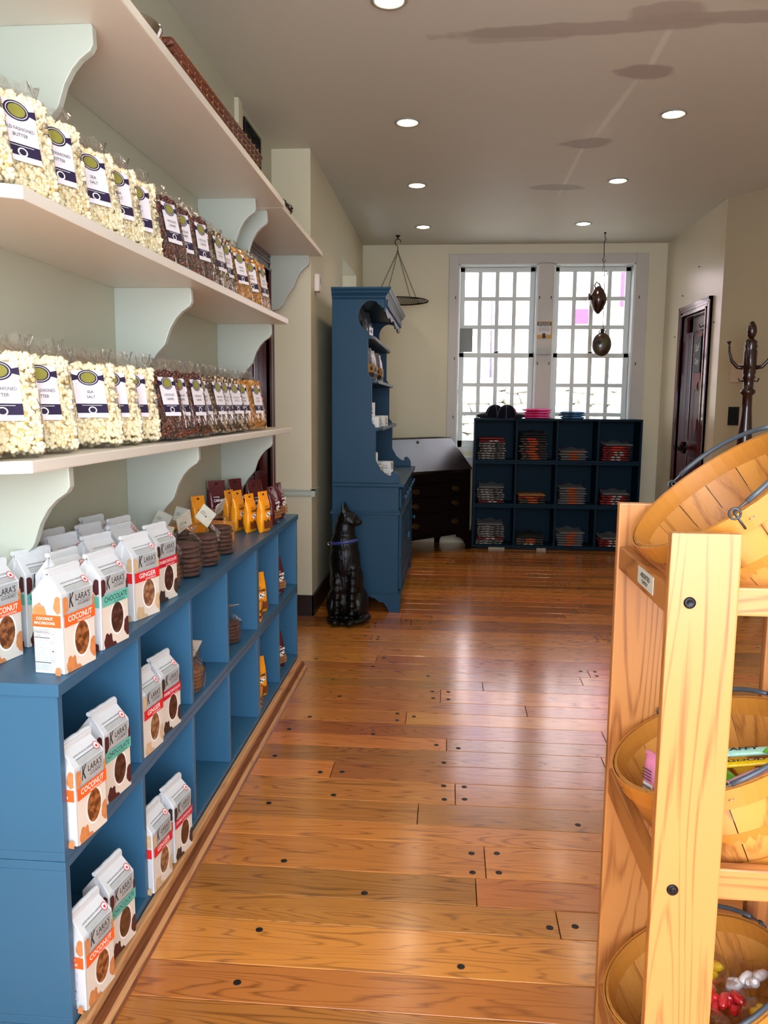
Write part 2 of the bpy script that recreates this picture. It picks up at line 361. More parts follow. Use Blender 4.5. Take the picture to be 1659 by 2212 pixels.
pegs = [(-0.439, 1.556), (0.048, 1.651), (-0.433, 1.734), (0.264, 1.807), (0.326, 1.817), (-0.197, 1.902), (-0.434, 2.027), (0.084, 2.114), (0.155, 2.121), (0.084, 2.021), (0.155, 2.027), (0.408, 2.3), (-0.548, 2.341), (-0.352, 2.413), (0.002, 2.51), (0.07, 2.51), (0.005, 2.419), (0.07, 2.426), (-0.421, 2.569), (-0.347, 2.579), (0.002, 2.684), (-0.603, 2.68), (-0.027, 2.83), (0.054, 2.81), (-0.271, 2.905), (-0.6, 2.92), (-0.191, 3.12), (-0.188, 3.05), (-0.123, 3.096), (-0.542, 3.05), (-0.454, 3.291), (-0.055, 3.39), (-0.049, 3.31), (0.016, 3.392), (0.016, 3.302), (-0.079, 3.59), (-0.513, 3.5), (-0.347, 3.7), (-0.64, 3.788)]
for (jx, jy) in joints[8:]:
    if jy > 3.8: pegs += [(jx - 0.035, jy + 0.02), (jx + 0.035, jy + 0.02), (jx + 0.035, jy - 0.03)]
nb = 0
for r in range(len(seams) - 1):
    y0, y1 = seams[r], seams[r + 1]; xs = [x for x, y in joints if y0 <= y < y1]
    cuts = [-1.02] + xs; x = (max(xs) if xs else -1.02) + rr.uniform(0.9, 2.3)
    if not xs and y1 > 4.2: x = rr.uniform(-0.6, 1.2)
    while x < 2.6:
        cuts.append(x)
        if y0 > 4.4 or x > 0.62:
            q = min(0.03, (y1 - y0) * 0.28)
            for dx in (-0.033, 0.033):
                pegs.append((x + dx, (y0 + y1) / 2 + q))
                if rr.random() < 0.5: pegs.append((x + dx, (y0 + y1) / 2 - q))
        x += rr.uniform(0.9, 2.2)
    if y0 > 4.2 and rr.random() < 0.6: pegs.append((rr.uniform(-0.2, 1.4), (y0 + y1) / 2))
    cuts = sorted(cuts) + [2.9]
    for i in range(len(cuts) - 1):
        a, b_ = cuts[i] + 0.0011, cuts[i + 1] - 0.0011
        if a > 1.9 and y0 > 5.9: continue
        cx, cy = (a + b_) / 2, (y0 + y1) / 2; hx, hy = (b_ - a) / 2, (y1 - y0) / 2 - 0.0012
        e = 0.0009; m = MB(); z1 = 0.0
        vs = [(-hx, -hy, -0.014), (hx, -hy, -0.014), (hx, hy, -0.014), (-hx, hy, -0.014), (-hx, -hy, z1 - e), (hx, -hy, z1 - e), (hx, hy, z1 - e), (-hx, hy, z1 - e), (-hx + e, -hy + e, z1), (hx - e, -hy + e, z1), (hx - e, hy - e, z1), (-hx + e, hy - e, z1)]
        m.add(vs, [(0, 3, 2, 1), (0, 1, 5, 4), (1, 2, 6, 5), (2, 3, 7, 6), (3, 0, 4, 7), (4, 5, 9, 8), (5, 6, 10, 9), (6, 7, 11, 10), (7, 4, 8, 11), (8, 9, 10, 11)])
        o = put('floor_board', m.mesh('floor_board', FLB), floor); o.location = (cx, cy, 0)
        for px, py in pegs:
            if a + 0.01 < px < b_ - 0.01 and y0 + 0.01 < py < y1 - 0.01 and nb < 290:
                q = put('peg', pegm, o); q.location = (px - cx, py - cy, 0); nb += 1

# left wall behind the shelves, with the maroon door
WX = -1.02
m = MB().box(WX - 0.15, WX, -0.96, 3.84, 0, H).box(WX - 0.15, WX, 4.43, 4.62, 0, H).box(WX - 0.15, WX, 3.84, 4.43, 1.97, H)
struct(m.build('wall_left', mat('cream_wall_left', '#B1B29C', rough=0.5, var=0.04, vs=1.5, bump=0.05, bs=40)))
# hall part of the left wall stands 22 cm further out, with a window niche
m = MB().box(WX - 0.15, -0.80, 4.60, 5.95, 0, H).box(WX - 0.15, -0.80, 6.80, 7.46, 0, H).box(WX - 0.15, -0.80, 5.95, 6.80, 2.32, H).box(WX - 0.15, -0.80, 5.95, 6.80, 0, 1.35)
struct(m.build('wall_left', WALL))
wn_ = struct(MB().box(-1.16, -1.12, 5.95, 6.0, 1.35, 2.32).box(-1.16, -1.12, 6.75, 6.80, 1.35, 2.32).box(-1.16, -1.12, 6.0, 6.75, 2.27, 2.32).box(-1.16, -1.12, 6.0, 6.75, 1.35, 1.40).box(-1.15, -1.13, 6.36, 6.39, 1.40, 2.27).build('window_3', WINP))
GLASS = film('window_glass', fac=0.08, rough=0.03, bs=14, bump=0.15)
for a, b_ in ((6.0, 6.36), (6.39, 6.75)): MB().box(-1.142, -1.138, a, b_, 1.40, 2.27).build('pane', GLASS, wn_)
# chair rail and baseboard round the corner
rail = [(0, 0.715), (0.012, 0.715), (0.016, 0.725), (0.016, 0.748), (0.022, 0.752), (0.022, 0.76), (0, 0.76)]
struct(MB().prism([(-0.80 + d, z) for d, z in rail], 'Y', 4.578, 4.725).prism([(4.60 - d, z) for d, z in rail], 'X', -1.01, -0.778).build('trim_1', TRIMW))
struct(MB().box(-0.80, -0.785, 4.585, 7.28, 0, 0.125).box(-1.01, -0.785, 4.585, 4.60, 0, 0.125).build('baseboard_left', BASEB, bevel=0.002))

def door(nm, axis, pos, a0, a1, top, cw, sgn, handle_at):
    """casing round the opening, a leaf set back with raised panels. axis X: the wall plane is x = pos; sgn: side of the room"""
    def bx(m, d0, d1, u0, u1, z0, z1): return m.box(min(pos + sgn * d0, pos + sgn * d1), max(pos + sgn * d0, pos + sgn * d1), u0, u1, z0, z1)
    fr = MB()
    for d, i, w in ((0.016, 0, cw), (0.024, cw - 0.022, 0.022), (0.028, 0.0, 0.014), (0.022, cw * 0.42, 0.012), (0.021, cw * 0.6, 0.01)):
        bx(fr, 0, d, a0 - i - w, a0 - i, 0, top + i + w); bx(fr, 0, d, a1 + i, a1 + i + w, 0, top + i + w); bx(fr, 0, d, a0 - i - w, a1 + i + w, top + i, top + i + w)
    bx(fr, 0, -0.11, a0 - 0.002, a0 + 0.012, 0, top); bx(fr, 0, -0.11, a1 - 0.012, a1 + 0.002, 0, top); bx(fr, 0, -0.11, a0, a1, top - 0.012, top + 0.002)
    o = struct(fr.build(nm, MAROON))
    lf = MB(); L0, L1 = a0 + 0.014, a1 - 0.014; tz = top - 0.015
    d0, d1 = -0.045, -0.085
    bx(lf, d0 - 0.012, d1, L0, L1, 0.01, tz)
    st = 0.085
    for u0, u1, z0, z1 in ((L0, L0 + st, 0.01, tz), (L1 - st, L1, 0.01, tz), (L0, L1, 0.01, 0.22), (L0, L1, 0.88, 0.98), (L0, L1, tz - 0.11, tz), (L0, L1, 0.52, 0.60)): bx(lf, d0, d0 - 0.013, u0, u1, z0, z1)
    lf.build('door_leaf', MAROON, o, bevel=0.003)
    for z0, z1 in ((0.24, 0.50), (0.62, 0.86), (1.0, tz - 0.13)): bx(MB(), d0 - 0.006, d0 - 0.0125, L0 + st + 0.02, L1 - st - 0.02, z0, z1).build('panel', MAROON, o, bevel=0.004)
    k = MB(); h = Vector((pos + sgn * (d0), handle_at, 0.93))
    k.lathe([(0.02, 0), (0.02, 0.004), (0.007, 0.008), (0.007, 0.03), (0.02, 0.036), (0.024, 0.048), (0.018, 0.06), (0.001, 0.063)], 14, 0, (0, 0, 0), 'X')
    k.v = [(h.x + sgn * v[0], h.y + v[1], h.z + v[2]) for v in k.v]
    k.build('door_knob', BLACKM, o)
    return o
door('door_1', 'X', WX, 3.84, 4.43, 1.97, 0.10, 1, 3.95)
door_r = door('door_2', 'X', 1.85, 6.07, 6.69, 1.965, 0.078, -1, 6.60)
# right wall with the staff door
m = MB().box(1.85, 2.0, 5.80, 6.07, 0, H).box(1.85, 2.0, 6.69, 7.46, 0, H).box(1.85, 2.0, 6.07, 6.69, 1.965, H)
struct(m.build('wall_right', mat('cream_wall_right', '#CFC3A8', rough=0.3, var=0.04, vs=1.5, bump=0.04, bs=40)))
# wall running off at an angle, then the far right side of the shop
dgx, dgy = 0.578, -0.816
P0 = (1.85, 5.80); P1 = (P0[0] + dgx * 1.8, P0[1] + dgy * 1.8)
struct(MB().prism([P0, P1, (P1[0] + 0.15, P1[1] + 0.1), (P0[0] + 0.15, P0[1] + 0.12)], 'Z', 0, H).build('wall_right', mat('shade_toned_wall_paint', '#A89A7E', rough=0.6, spec=0.2, var=0.05, vs=1.5, bump=0.05, bs=40)))  # this wall's shade is put into its colour, darker than the cream walls
struct(MB().box(P1[0], P1[0] + 0.12, -0.96, P1[1], 0, H).build('wall_right', WALL))
struct(MB().box(-1.02, -0.5, -0.95, -0.80, 0, H).box(1.6, 2.89, -0.95, -0.80, 0, H).box(-0.5, 1.6, -0.95, -0.80, 2.4, H).box(-0.5, 1.6, -0.95, -0.80, 0, 0.5).build('wall_front', WALL))

# back wall with the pair of double hung windows
YB = 7.3
ox = ((0.052, 0.752), (0.884, 1.584)); zs0, zs1 = 0.86, 2.49
m = MB().box(-0.80, ox[0][0], YB, YB + 0.16, 0, H).box(ox[0][1], ox[1][0], YB, YB + 0.16, 0, H).box(ox[1][1], 1.86, YB, YB + 0.16, 0, H)
for (a0, a1) in ox: m.box(a0, a1, YB, YB + 0.16, zs1, H).box(a0, a1, YB, YB + 0.16, 0, zs0)
struct(m.build('wall_back', WALL))
struct(MB().box(-0.03, 0.052, YB - 0.022, YB, 0.80, 2.575).box(1.584, 1.69, YB - 0.022, YB, 0.80, 2.575).box(0.752, 0.884, YB - 0.022, YB, 0.80, 2.5).box(0.052, 1.584, YB - 0.022, YB, 2.49, 2.575).build('trim_2', CASP, bevel=0.003))
struct(MB().box(-0.045, 1.705, YB - 0.05, YB, 0.78, 0.802).box(-0.03, 1.69, YB - 0.016, YB, 0.70, 0.78).build('trim_3', WINP, bevel=0.003))
for wi, (x0, x1) in enumerate(ox):
    fr = MB().box(x0 - 0.001, x0 + 0.016, YB - 0.026, YB + 0.14, zs0, zs1).box(x1 - 0.016, x1 + 0.001, YB - 0.026, YB + 0.14, zs0, zs1).box(x0, x1, YB - 0.026, YB + 0.14, zs1 - 0.012, zs1).box(x0, x1, YB - 0.002, YB + 0.16, zs0 - 0.02, zs0 + 0.018)
    W = struct(fr.build('window_%d' % (wi + 1), WINP, bevel=0.002))
    for si, (za, zb, y) in enumerate(((1.685, 2.476, YB + 0.085), (0.878, 1.725, YB + 0.045))):
        a, b_ = x0 + 0.018, x1 - 0.018; s = 0.044; bt = 0.062 if si else 0.04; tp = 0.04
        sm = MB().box(a, a + s, y, y + 0.035, za, zb).box(b_ - s, b_, y, y + 0.035, za, zb).box(a, b_, y, y + 0.035, za, za + bt).box(a, b_, y, y + 0.035, zb - tp, zb)
        sh = sm.build('sash', WINP, W, bevel=0.003)
        ia, ib, ja, jb = a + s, b_ - s, za + bt, zb - tp; t = 0.033
        pw, ph = (ib - ia - 3 * t) / 4, (jb - ja - 2 * t) / 3
        mu = MB()
        for k in range(3): mu.box(ia + (k + 1) * pw + k * t, ia + (k + 1) * pw + (k + 1) * t, y + 0.004, y + 0.03, ja, jb)
        for k in range(2): mu.box(ia, ib, y + 0.005, y + 0.029, ja + (k + 1) * ph + k * t, ja + (k + 1) * ph + (k + 1) * t)
        mu.build('muntin', WINP, sh)
        for i in range(4):
            for j in range(3):
                MB().box(ia + i * (pw + t), ia + i * (pw + t) + pw, y + 0.016, y + 0.019, ja + j * (ph + t), ja + j * (ph + t) + ph).build('pane', GLASS, sh)
    lk = MB().box((x0 + x1) / 2 - 0.02, (x0 + x1) / 2 + 0.02, YB + 0.046, YB + 0.075, 1.7252, 1.731).tube([((x0 + x1) / 2 - 0.012, YB + 0.06, 1.733), ((x0 + x1) / 2 + 0.022, YB + 0.052, 1.738)], 0.004, 6)
    lk.build('sash_lock', BLACKM, W)
# bronze catches screwed to the casings
CL = ['left window casing, highest', 'left window casing, at the middle rail', 'left window casing, lowest', 'post between the windows, upper left', 'post between the windows, upper right', 'post between the windows, lower left', 'post between the windows, lower right', 'right window casing, higher', 'right window casing, lower']
for x, z in ((0.03, 2.20), (0.03, 1.67), (0.028, 1.15), (0.765, 2.20), (0.865, 2.20), (0.765, 1.63), (0.865, 1.63), (1.62, 2.2), (1.615, 1.63)):
    o = MB().box(-0.004, 0.004, -0.008, 0.0, -0.012, 0.012).tube([(0, -0.006, 0), (0, -0.016, 0.004), (0.004, -0.018, 0.010)], 0.0025, 6).build('window_catch', mat('old_bronze', '#5A4326', rough=0.5, metal=0.5))
    o.location = (x, YB - 0.022, z); meta(o, 'small bronze catch on the %s' % CL.pop(0), 'catch', 'catches on the window casings')

# recessed ceiling lamps
LAMP = mat('lamp_glow', (1.0, 0.86, 0.62), rough=0.5, emit=26.0)
RING = mat('lamp_ring_paint', '#8E8A80', rough=0.4)
def place_lamp(x, y, label):
    t = thing('ceiling_downlight', label, 'ceiling light', (x, y, H), group='recessed ceiling lamps')
    MB().lathe([(0.050, 0.0), (0.064, 0.0), (0.066, -0.003), (0.062, -0.006), (0.052, -0.005), (0.050, 0.0)], 28, caps=False).build('trim_ring', RING, t)
    MB().lathe([(0.0505, -0.0005), (0.045, -0.004), (0.03, -0.006), (0.0005, -0.007)], 28, caps=False).build('lens', LAMP, t)
    l = light('lamp_light', 'SPOT', (0, 0, -0.03), (0, 0, 0), 9.0, (1.0, 0.80, 0.58), spot_size=math.radians(120), spot_blend=0.8, shadow_soft_size=0.04); l.parent = t
for i, y in enumerate((6.585, 5.375, 4.22, 3.0)): place_lamp(-0.24, y, ORD[i].capitalize() + ' recessed lamp from the back wall in the left-hand row on the ceiling')
for i, (x, y) in enumerate(((1.003, 6.527), (1.023, 5.334), (1.051, 4.18), (1.03, 3.0))): place_lamp(x, y, ORD[i].capitalize() + ' recessed lamp from the back wall in the right-hand row on the ceiling')

# vent grille high on the left wall, beside a flat pilaster strip
v = MB().box(WX, WX + 0.006, 3.98, 4.30, 2.42, 2.61)
t = struct(MB().box(WX, WX + 0.02, 3.83, 3.90, 2.09, 2.655).build('trim_4', WALL))
g = thing('vent_grille', 'black pierced iron vent grille high on the left wall above the top shelf', 'vent', (WX, 4.14, 2.51))
MB().box(0.0, 0.004, -0.155, 0.155, -0.10, 0.10).build('backing', mat('vent_black', '#0B0B0A', rough=0.9), g)
MB().box(0.004, 0.012, -0.165, -0.15, -0.11, 0.11).box(0.004, 0.012, 0.15, 0.165, -0.11, 0.11).box(0.004, 0.012, -0.15, 0.15, 0.095, 0.11).box(0.004, 0.012, -0.15, 0.15, -0.11, -0.095).build('frame', BLACKM, g)
b_ = MB()
for k in range(9): b_.box(0.004, 0.009, -0.15 + 0.0333 * k, -0.145 + 0.0333 * k, -0.095, 0.095)
for k in range(6): b_.box(0.004, 0.009, -0.15, 0.15, -0.095 + 0.036 * k, -0.090 + 0.036 * k)
for i in range(8):
    for j in range(5): b_.tube([(0.008, -0.131 + 0.0333 * i + 0.008 * math.cos(a), -0.075 + 0.036 * j + 0.008 * math.sin(a)) for a in [2 * PI * q / 8 for q in range(8)]], 0.0016, 4, closed=True)
b_.build('lattice', BLACKM, g)
# motion sensor
g = thing('motion_sensor', 'white box-shaped motion sensor on the hall wall beside the shelf end', 'sensor', (-0.80, 4.75, 1.955))
MB().cbox((0.014, 0, 0), (0.028, 0.075, 0.10)).build('housing', mat('sensor_plastic', '#D8CFC8', rough=0.4), g, bevel=0.006)
MB().cbox((0.029, 0.008, 0.015), (0.004, 0.036, 0.045)).build('lens', mat('sensor_lens', '#A9A39C', rough=0.2), g, bevel=0.0015)

# ------------------------------------------------------------------ outside the back windows
struct(MB().box(-2.3, -2.15, 4.0, 9.0, -0.35, 4.2).build('wall_light_blocker', mat('light_blocker_grey', '#7C7F80', rough=0.9)))  # unseen wall, added to cut the daylight entering the niche window
BRICK = bpy.data.materials.new('faded_brick'); BRICK.use_nodes = True
nt = BRICK.node_tree; N = nt.nodes; L = nt.links; tc = N.new('ShaderNodeTexCoord'); mp = N.new('ShaderNodeMapping'); mp.inputs['Rotation'].default_value = (math.radians(90), 0, 0)
bk = N.new('ShaderNodeTexBrick'); bk.inputs['Scale'].default_value = 3.2; bk.inputs['Color1'].default_value = (0.5, 0.36, 0.36, 1); bk.inputs['Color2'].default_value = (0.62, 0.5, 0.46, 1); bk.inputs['Mortar'].default_value = (0.7, 0.68, 0.64, 1); bk.inputs['Mortar Size'].default_value = 0.012
L.new(tc.outputs['Object'], mp.inputs[0]); L.new(mp.outputs[0], bk.inputs['Vector']); L.new(bk.outputs[0], N['Principled BSDF'].inputs['Base Color']); N['Principled BSDF'].inputs['Roughness'].default_value = 0.9
o = MB().box(-5, 7, 12.0, 12.4, -0.35, 7).build('brick_building', BRICK); meta(o, 'pale brick building seen bleached by daylight through the back windows', 'building')
STN = mat('pale_field_stone', '#B8B3A4', rough=0.9, rnd=0.35, var=0.2, vs=5, bump=0.4, bs=12)
sw = thing('stone_retaining_wall', 'low wall of pale field stones outside below the brick building', 'stone wall', (0, 10.5, 0))
rs = random.Random(5); MB().box(-3, 5, 0.12, 0.6, -0.35, 1.45).build('core', mat('mortar', '#7F7A6C', rough=0.9), sw)
svs = []
for k in range(4):
    bm = bmesh.new(); bmesh.ops.create_icosphere(bm, subdivisions=2, radius=0.5)
    for p in bm.verts: p.co = Vector([math.copysign(abs(c) ** 0.6, c) for c in p.co]) * (0.85 + 0.3 * mnoise.noise(p.co * 2 + Vector((k * 9, 0, 0))))
    me = bpy.data.meshes.new('stone'); bm.to_mesh(me); bm.free(); me.materials.append(STN); svs.append(me)
z = 0.35
while z < 1.45:
    h = rs.uniform(0.10, 0.17); x = -1.2
    while x < 3.4:
        w = rs.uniform(0.18, 0.36); q = put('stone', rs.choice(svs), sw); q.location = (x + w / 2, 0.1, z + h / 2); q.scale = (w * 1.15, 0.3, h * 1.15); q.rotation_euler = (0, rs.uniform(-.08, .08), 0); x += w
    z += h
MB().box(-3, 5, -0.05, 0.7, 1.5, 1.58).build('coping', mat('dark_coping', '#5E6460', rough=0.8), sw)
o = MB().tube([(0.46, 11.9, -0.35), (0.46, 11.9, 6)], 0.05, 12).tube([(0.62, 11.94, -0.35), (0.62, 11.94, 6)], 0.045, 10).build('drain_pipe', mat('mauve_pipe_paint', '#8B86A0', rough=0.6)); meta(o, 'mauve grey drain pipes on the brick building outside the left window', 'pipe')
o = MB().box(2.41, 2.55, 11.96, 11.999, 2.69, 4.2).build('shop_banner', mat('pink_cloth', '#C23A6B', rough=0.8)); meta(o, 'tall pink banner on the building outside the right window', 'banner')
o = MB().box(1.74, 1.99, 11.96, 11.999, 2.45, 2.65).build('shop_banner', mat('pink_cloth', '#C23A6B')); meta(o, 'small wide pink banner on the building outside, with white marks', 'banner')
o = MB().box(-6, 8, 7.46, 14, -0.5, -0.35).build('yard_ground', mat('pale_gravel', '#B9B5A8', rough=0.95, var=0.2, vs=20, bump=0.3)); struct(o)
LEAF = mat('shrub_leaf', '#7C9470', rough=0.7, rnd=0.3)
for k, (x, y, z, r) in enumerate(((0.9, 10.1, 0.55, 0.30), (1.55, 10.0, 0.6, 0.30), (2.25, 10.1, 0.5, 0.34), (0.25, 10.1, 0.35, 0.28))):
    m = MB(); rk = random.Random(k)
    for i in range(260):
        a, b2 = rk.uniform(0, 2 * PI), math.acos(rk.uniform(-1, 1)); d = Vector((math.sin(b2) * math.cos(a), math.sin(b2) * math.sin(a), math.cos(b2))); c = Vector((x, y, z)) + d * r * rk.uniform(0.5, 1)
        u = d.orthogonal().normalized() * 0.03; w = d.cross(u).normalized() * 0.016; c2 = c + u; m.add([c - u, c + w, c2, c - w], [(0, 1, 2, 3)])
    m.tube([(x, y, -0.35), (x, y, z)], 0.02, 6)
    o = m.build('garden_shrub', LEAF, fix=False); meta(o, 'loose green shrub outside, %s from the left below the windows' % ORD[(1, 2, 3, 0)[k]], 'shrub', 'shrubs in the yard')
o = MB().lathe([(0.001, -0.11), (0.09, -0.09), (0.115, 0), (0.09, 0.09), (0.001, 0.11)], 16, 0, (1.46, 9.55, 0.95)).tube([(1.46, 9.55, -0.35), (1.46, 9.55, 0.85)], 0.012, 6).build('garden_ornament', mat('yellow_enamel', '#E8B52A', rough=0.4)); meta(o, 'round yellow ornament on a stake outside the right window', 'ornament')
# ================================================================== left side: plinth, cubbies, wall shelves
BLUE = mat('blue_furniture_paint', '#33607F', spec=0.35, rough=0.36, var=0.07, vs=4, bump=0.05, bs=30)
TANW = wood('tan_strip_wood', '#8A5A36', '#C79463', rough=0.5, axis='Y', rnd=0.05)
BRNW = wood('brown_strip_wood', '#3E1F12', '#7A4526', rough=0.4, axis='Y', rnd=0.05)
pl = thing('plinth_moulding', 'stepped wooden strip moulding along the floor in front of the blue cubbies', 'moulding', (-0.70, 2.35, 0))
MB().prism([(-0.003, 0), (-0.003, 0.052), (0.010, 0.052), (0.014, 0.046), (0.014, 0)], 'Y', -1.0, 1.30).build('top_strip', TANW, pl)
MB().prism([(0.014, 0), (0.014, 0.030), (0.022, 0.030), (0.028, 0.020), (0.028, 0)], 'Y', -1.0, 1.30).build('middle_strip', BRNW, pl)
MB().prism([(0.028, 0), (0.028, 0.014), (0.034, 0.013), (0.038, 0.006), (0.038, 0)], 'Y', -1.0, 1.30).build('shoe_strip', TANW, pl)
MB().prism([(0.038, 0), (0.038, 0.004), (0.044, 0)], 'Y', -1.0, 1.30).build('edge_strip', BRNW, pl)

def cubby(label, y0, ys, z0, z1, x0, x1, top=True, yend=None, group='blue painted cubby units along the left wall'):
    """open-fronted shelf unit; ys: the centre lines of its uprights"""
    t = thing('cubby_shelf', label, 'shelf unit', ((x0 + x1) / 2, (ys[0] + ys[-1]) / 2, z0), group=group)
    c = t.location; T = 0.018
    def bx(nm, a0, a1, b0, b1, c0, c1, bev=0.0015):
        return MB().box(a0 - c.x, a1 - c.x, b0 - c.y, b1 - c.y, c0 - c.z, c1 - c.z).build(nm, BLUE, t, bevel=bev)
    e0, e1 = ys[0] - T / 2, ys[-1] + T / 2
    bx('back_panel', x0, x0 + 0.006, e0, e1, z0, z1 - T)
    bx('bottom_board', x0 + 0.006, x1, e0, e1, z0, z0 + T)
    bx('top_board', x0, x1 + (0.006 if top else 0), e0 - (0.006 if top else 0), e1, z1 - (0.024 if top else T), z1)
    zt = z1 - (0.024 if top else T)
    for i, y in enumerate(ys): bx('side_panel' if i in (0, len(ys) - 1) else 'divider', x0 + 0.006, x1 - (0.0 if i in (0, len(ys) - 1) else 0.002), y - T / 2, y + T / 2, z0 + T, zt)
    return t
XF, XK = -0.706, -1.015
ya = [1.355, 1.738, 2.112, 2.480, 2.868]; yb = [2.888, 3.255, 3.645]
cubby('lower blue four-bay cubby unit standing on the floor nearest the camera', 0, ya, 0.05, 0.392, XK, XF, top=False)
cubby('upper blue four-bay cubby unit carrying the white cookie bags', 0, ya, 0.393, 0.742, XK, XF)
cubby('lower blue two-bay cubby unit at the far end of the left row', 0, yb, 0.05, 0.392, XK, XF, top=False)
cubby('upper blue two-bay cubby unit under the orange and maroon pouches', 0, yb, 0.393, 0.742, XK, XF)
struct(MB().box(XK, XF - 0.002, 1.346, 3.654, 0.0, 0.05).build('trim_5', mat('plinth_blue', '#2D5A78', rough=0.5)))

BR = [(0, 0), (0.232, 0), (0.235, -0.004), (0.236, -0.043), (0.228, -0.056), (0.205, -0.072), (0.186, -0.092), (0.168, -0.122), (0.158, -0.150), (0.153, -0.165), (0.148, -0.173), (0.125, -0.198), (0.103, -0.232), (0.09, -0.262), (0.06, -0.29), (0.0, -0.30)]
def bracket(par, y, z, sc=1.0):
    c = par.location; w = 0.022
    m = MB().prism([(WX + d * sc - c.x, z + q - c.z) for d, q in BR], 'Y', y - w / 2 - c.y, y + w / 2 - c.y)
    return m.build('bracket', TRIMW, par, bevel=0.003)
def wshelf(label, zb, pts, brs, th=0.024, bsc=1.0):
    t = thing('wall_shelf', label, 'shelf', (WX, (pts[0][1] + pts[-1][1]) / 2, zb), group='long painted wall shelves')
    c = t.location
    MB().prism([(x - c.x, y - c.y) for x, y in pts], 'Z', 0, th).build('board', SHELFP, t, bevel=0.003)
    for y in brs: bracket(t, y, zb, bsc)
    return t
wshelf('lowest white wall shelf, carrying the row of popcorn bags just above the counter', 1.12, [(WX, 1.34), (-0.86, 1.34), (-0.765, 1.41), (-0.745, 3.74), (WX, 3.74)], (1.60, 2.46, 3.51))
wshelf('middle white wall shelf, carrying the upper row of popcorn bags', 1.596, [(WX, 1.31), (-0.85, 1.31), (-0.738, 1.372), (-0.708, 3.50), (WX, 3.50)], (2.41, 3.54 - 0.05), bsc=1.02)
wshelf('highest white wall shelf near the ceiling, nearer board', 2.062, [(WX, 0.55), (-0.668, 0.55), (-0.700, 3.405), (WX, 3.405)], (1.795, 3.255))
wshelf('short extension of the highest white shelf above the maroon door', 2.062, [(WX, 3.409), (-0.712, 3.409), (-0.717, 4.506), (WX, 4.506)], (3.46, 4.47), bsc=1.0)

# ------------------------------------------------------------------ white cookie bags (gable topped paper bags)
PAPER = mat('white_bag_paper', '#CDD1D3', rough=0.5, var=0.03, vs=20, bump=0.25, bs=35)
CREAMP = mat('cream_print', '#D9D2C4', rough=0.5, var=0.04, vs=30)
GREYP = mat('grey_print', '#A7ABA9', rough=0.5, var=0.14, vs=60)
INK = mat('black_ink', '#22242A', rough=0.6)
BLUEI = mat('pale_blue_ink', '#8FA6C4', rough=0.6)
WHITEI = mat('white_ink', '#F4F4F0', rough=0.6)
REDI = mat('red_ink', '#D8232B', rough=0.6)
WIN = mat('window_cookies', '#5E321A', col2='#A5683A', rough=0.18, vs=60, coat=0.5)
WINC = mat('window_chocolate', '#2E1714', col2='#5A3630', rough=0.18, vs=60, coat=0.5)
WING = mat('window_ginger', '#6E4630', col2='#A37C5C', rough=0.18, vs=60, coat=0.5)
FL = {
 'coconut': dict(band=mat('orange_ink', '#F4601C', rough=0.55), win=WIN, blob=mat('coconut_cookie_print', '#C7814C', rough=0.5, var=0.4, vs=90), t1='COCONUT', t2='MACAROONS', ink=WHITEI, s1='COCONUT', s2='MACAROONS', words='white cookie bag with an orange coconut band'),
 'chocolate': dict(band=mat('teal_ink', '#5FB5A2', rough=0.55), win=WINC, blob=mat('chocolate_cookie_print', '#4B1F1F', rough=0.5, var=0.3, vs=70), t1='CHOCOLATE', t2='COCONUT MACAROONS', ink=INK, s1='CHOCOLATE', s2='COCONUT', words='white cookie bag with a teal chocolate band'),
 'ginger': dict(band=mat('scarlet_ink', '#D51F26', rough=0.55), win=WING, blob=mat('ginger_cookie_print', '#C9AD87', rough=0.5, var=0.3, vs=90), t1='GINGER', t2='SHORTBREAD', ink=WHITEI, s1='GINGER', s2='SHORTBREAD', words='white cookie bag with a red ginger band'),
 'double': dict(band=mat('crimson_ink', '#C4122F', rough=0.55), win=WINC, blob=mat('dark_cookie_print', '#3B2A25', rough=0.5, var=0.3, vs=70), t1='DOUBLE CHOCOLATE', t2='& SEA SALT', ink=WHITEI, s1='DOUBLE', s2='CHOCOLATE &', words='white cookie bag with a crimson double chocolate band'),
}
BW, BD, BH = 0.100, 0.064, 0.155
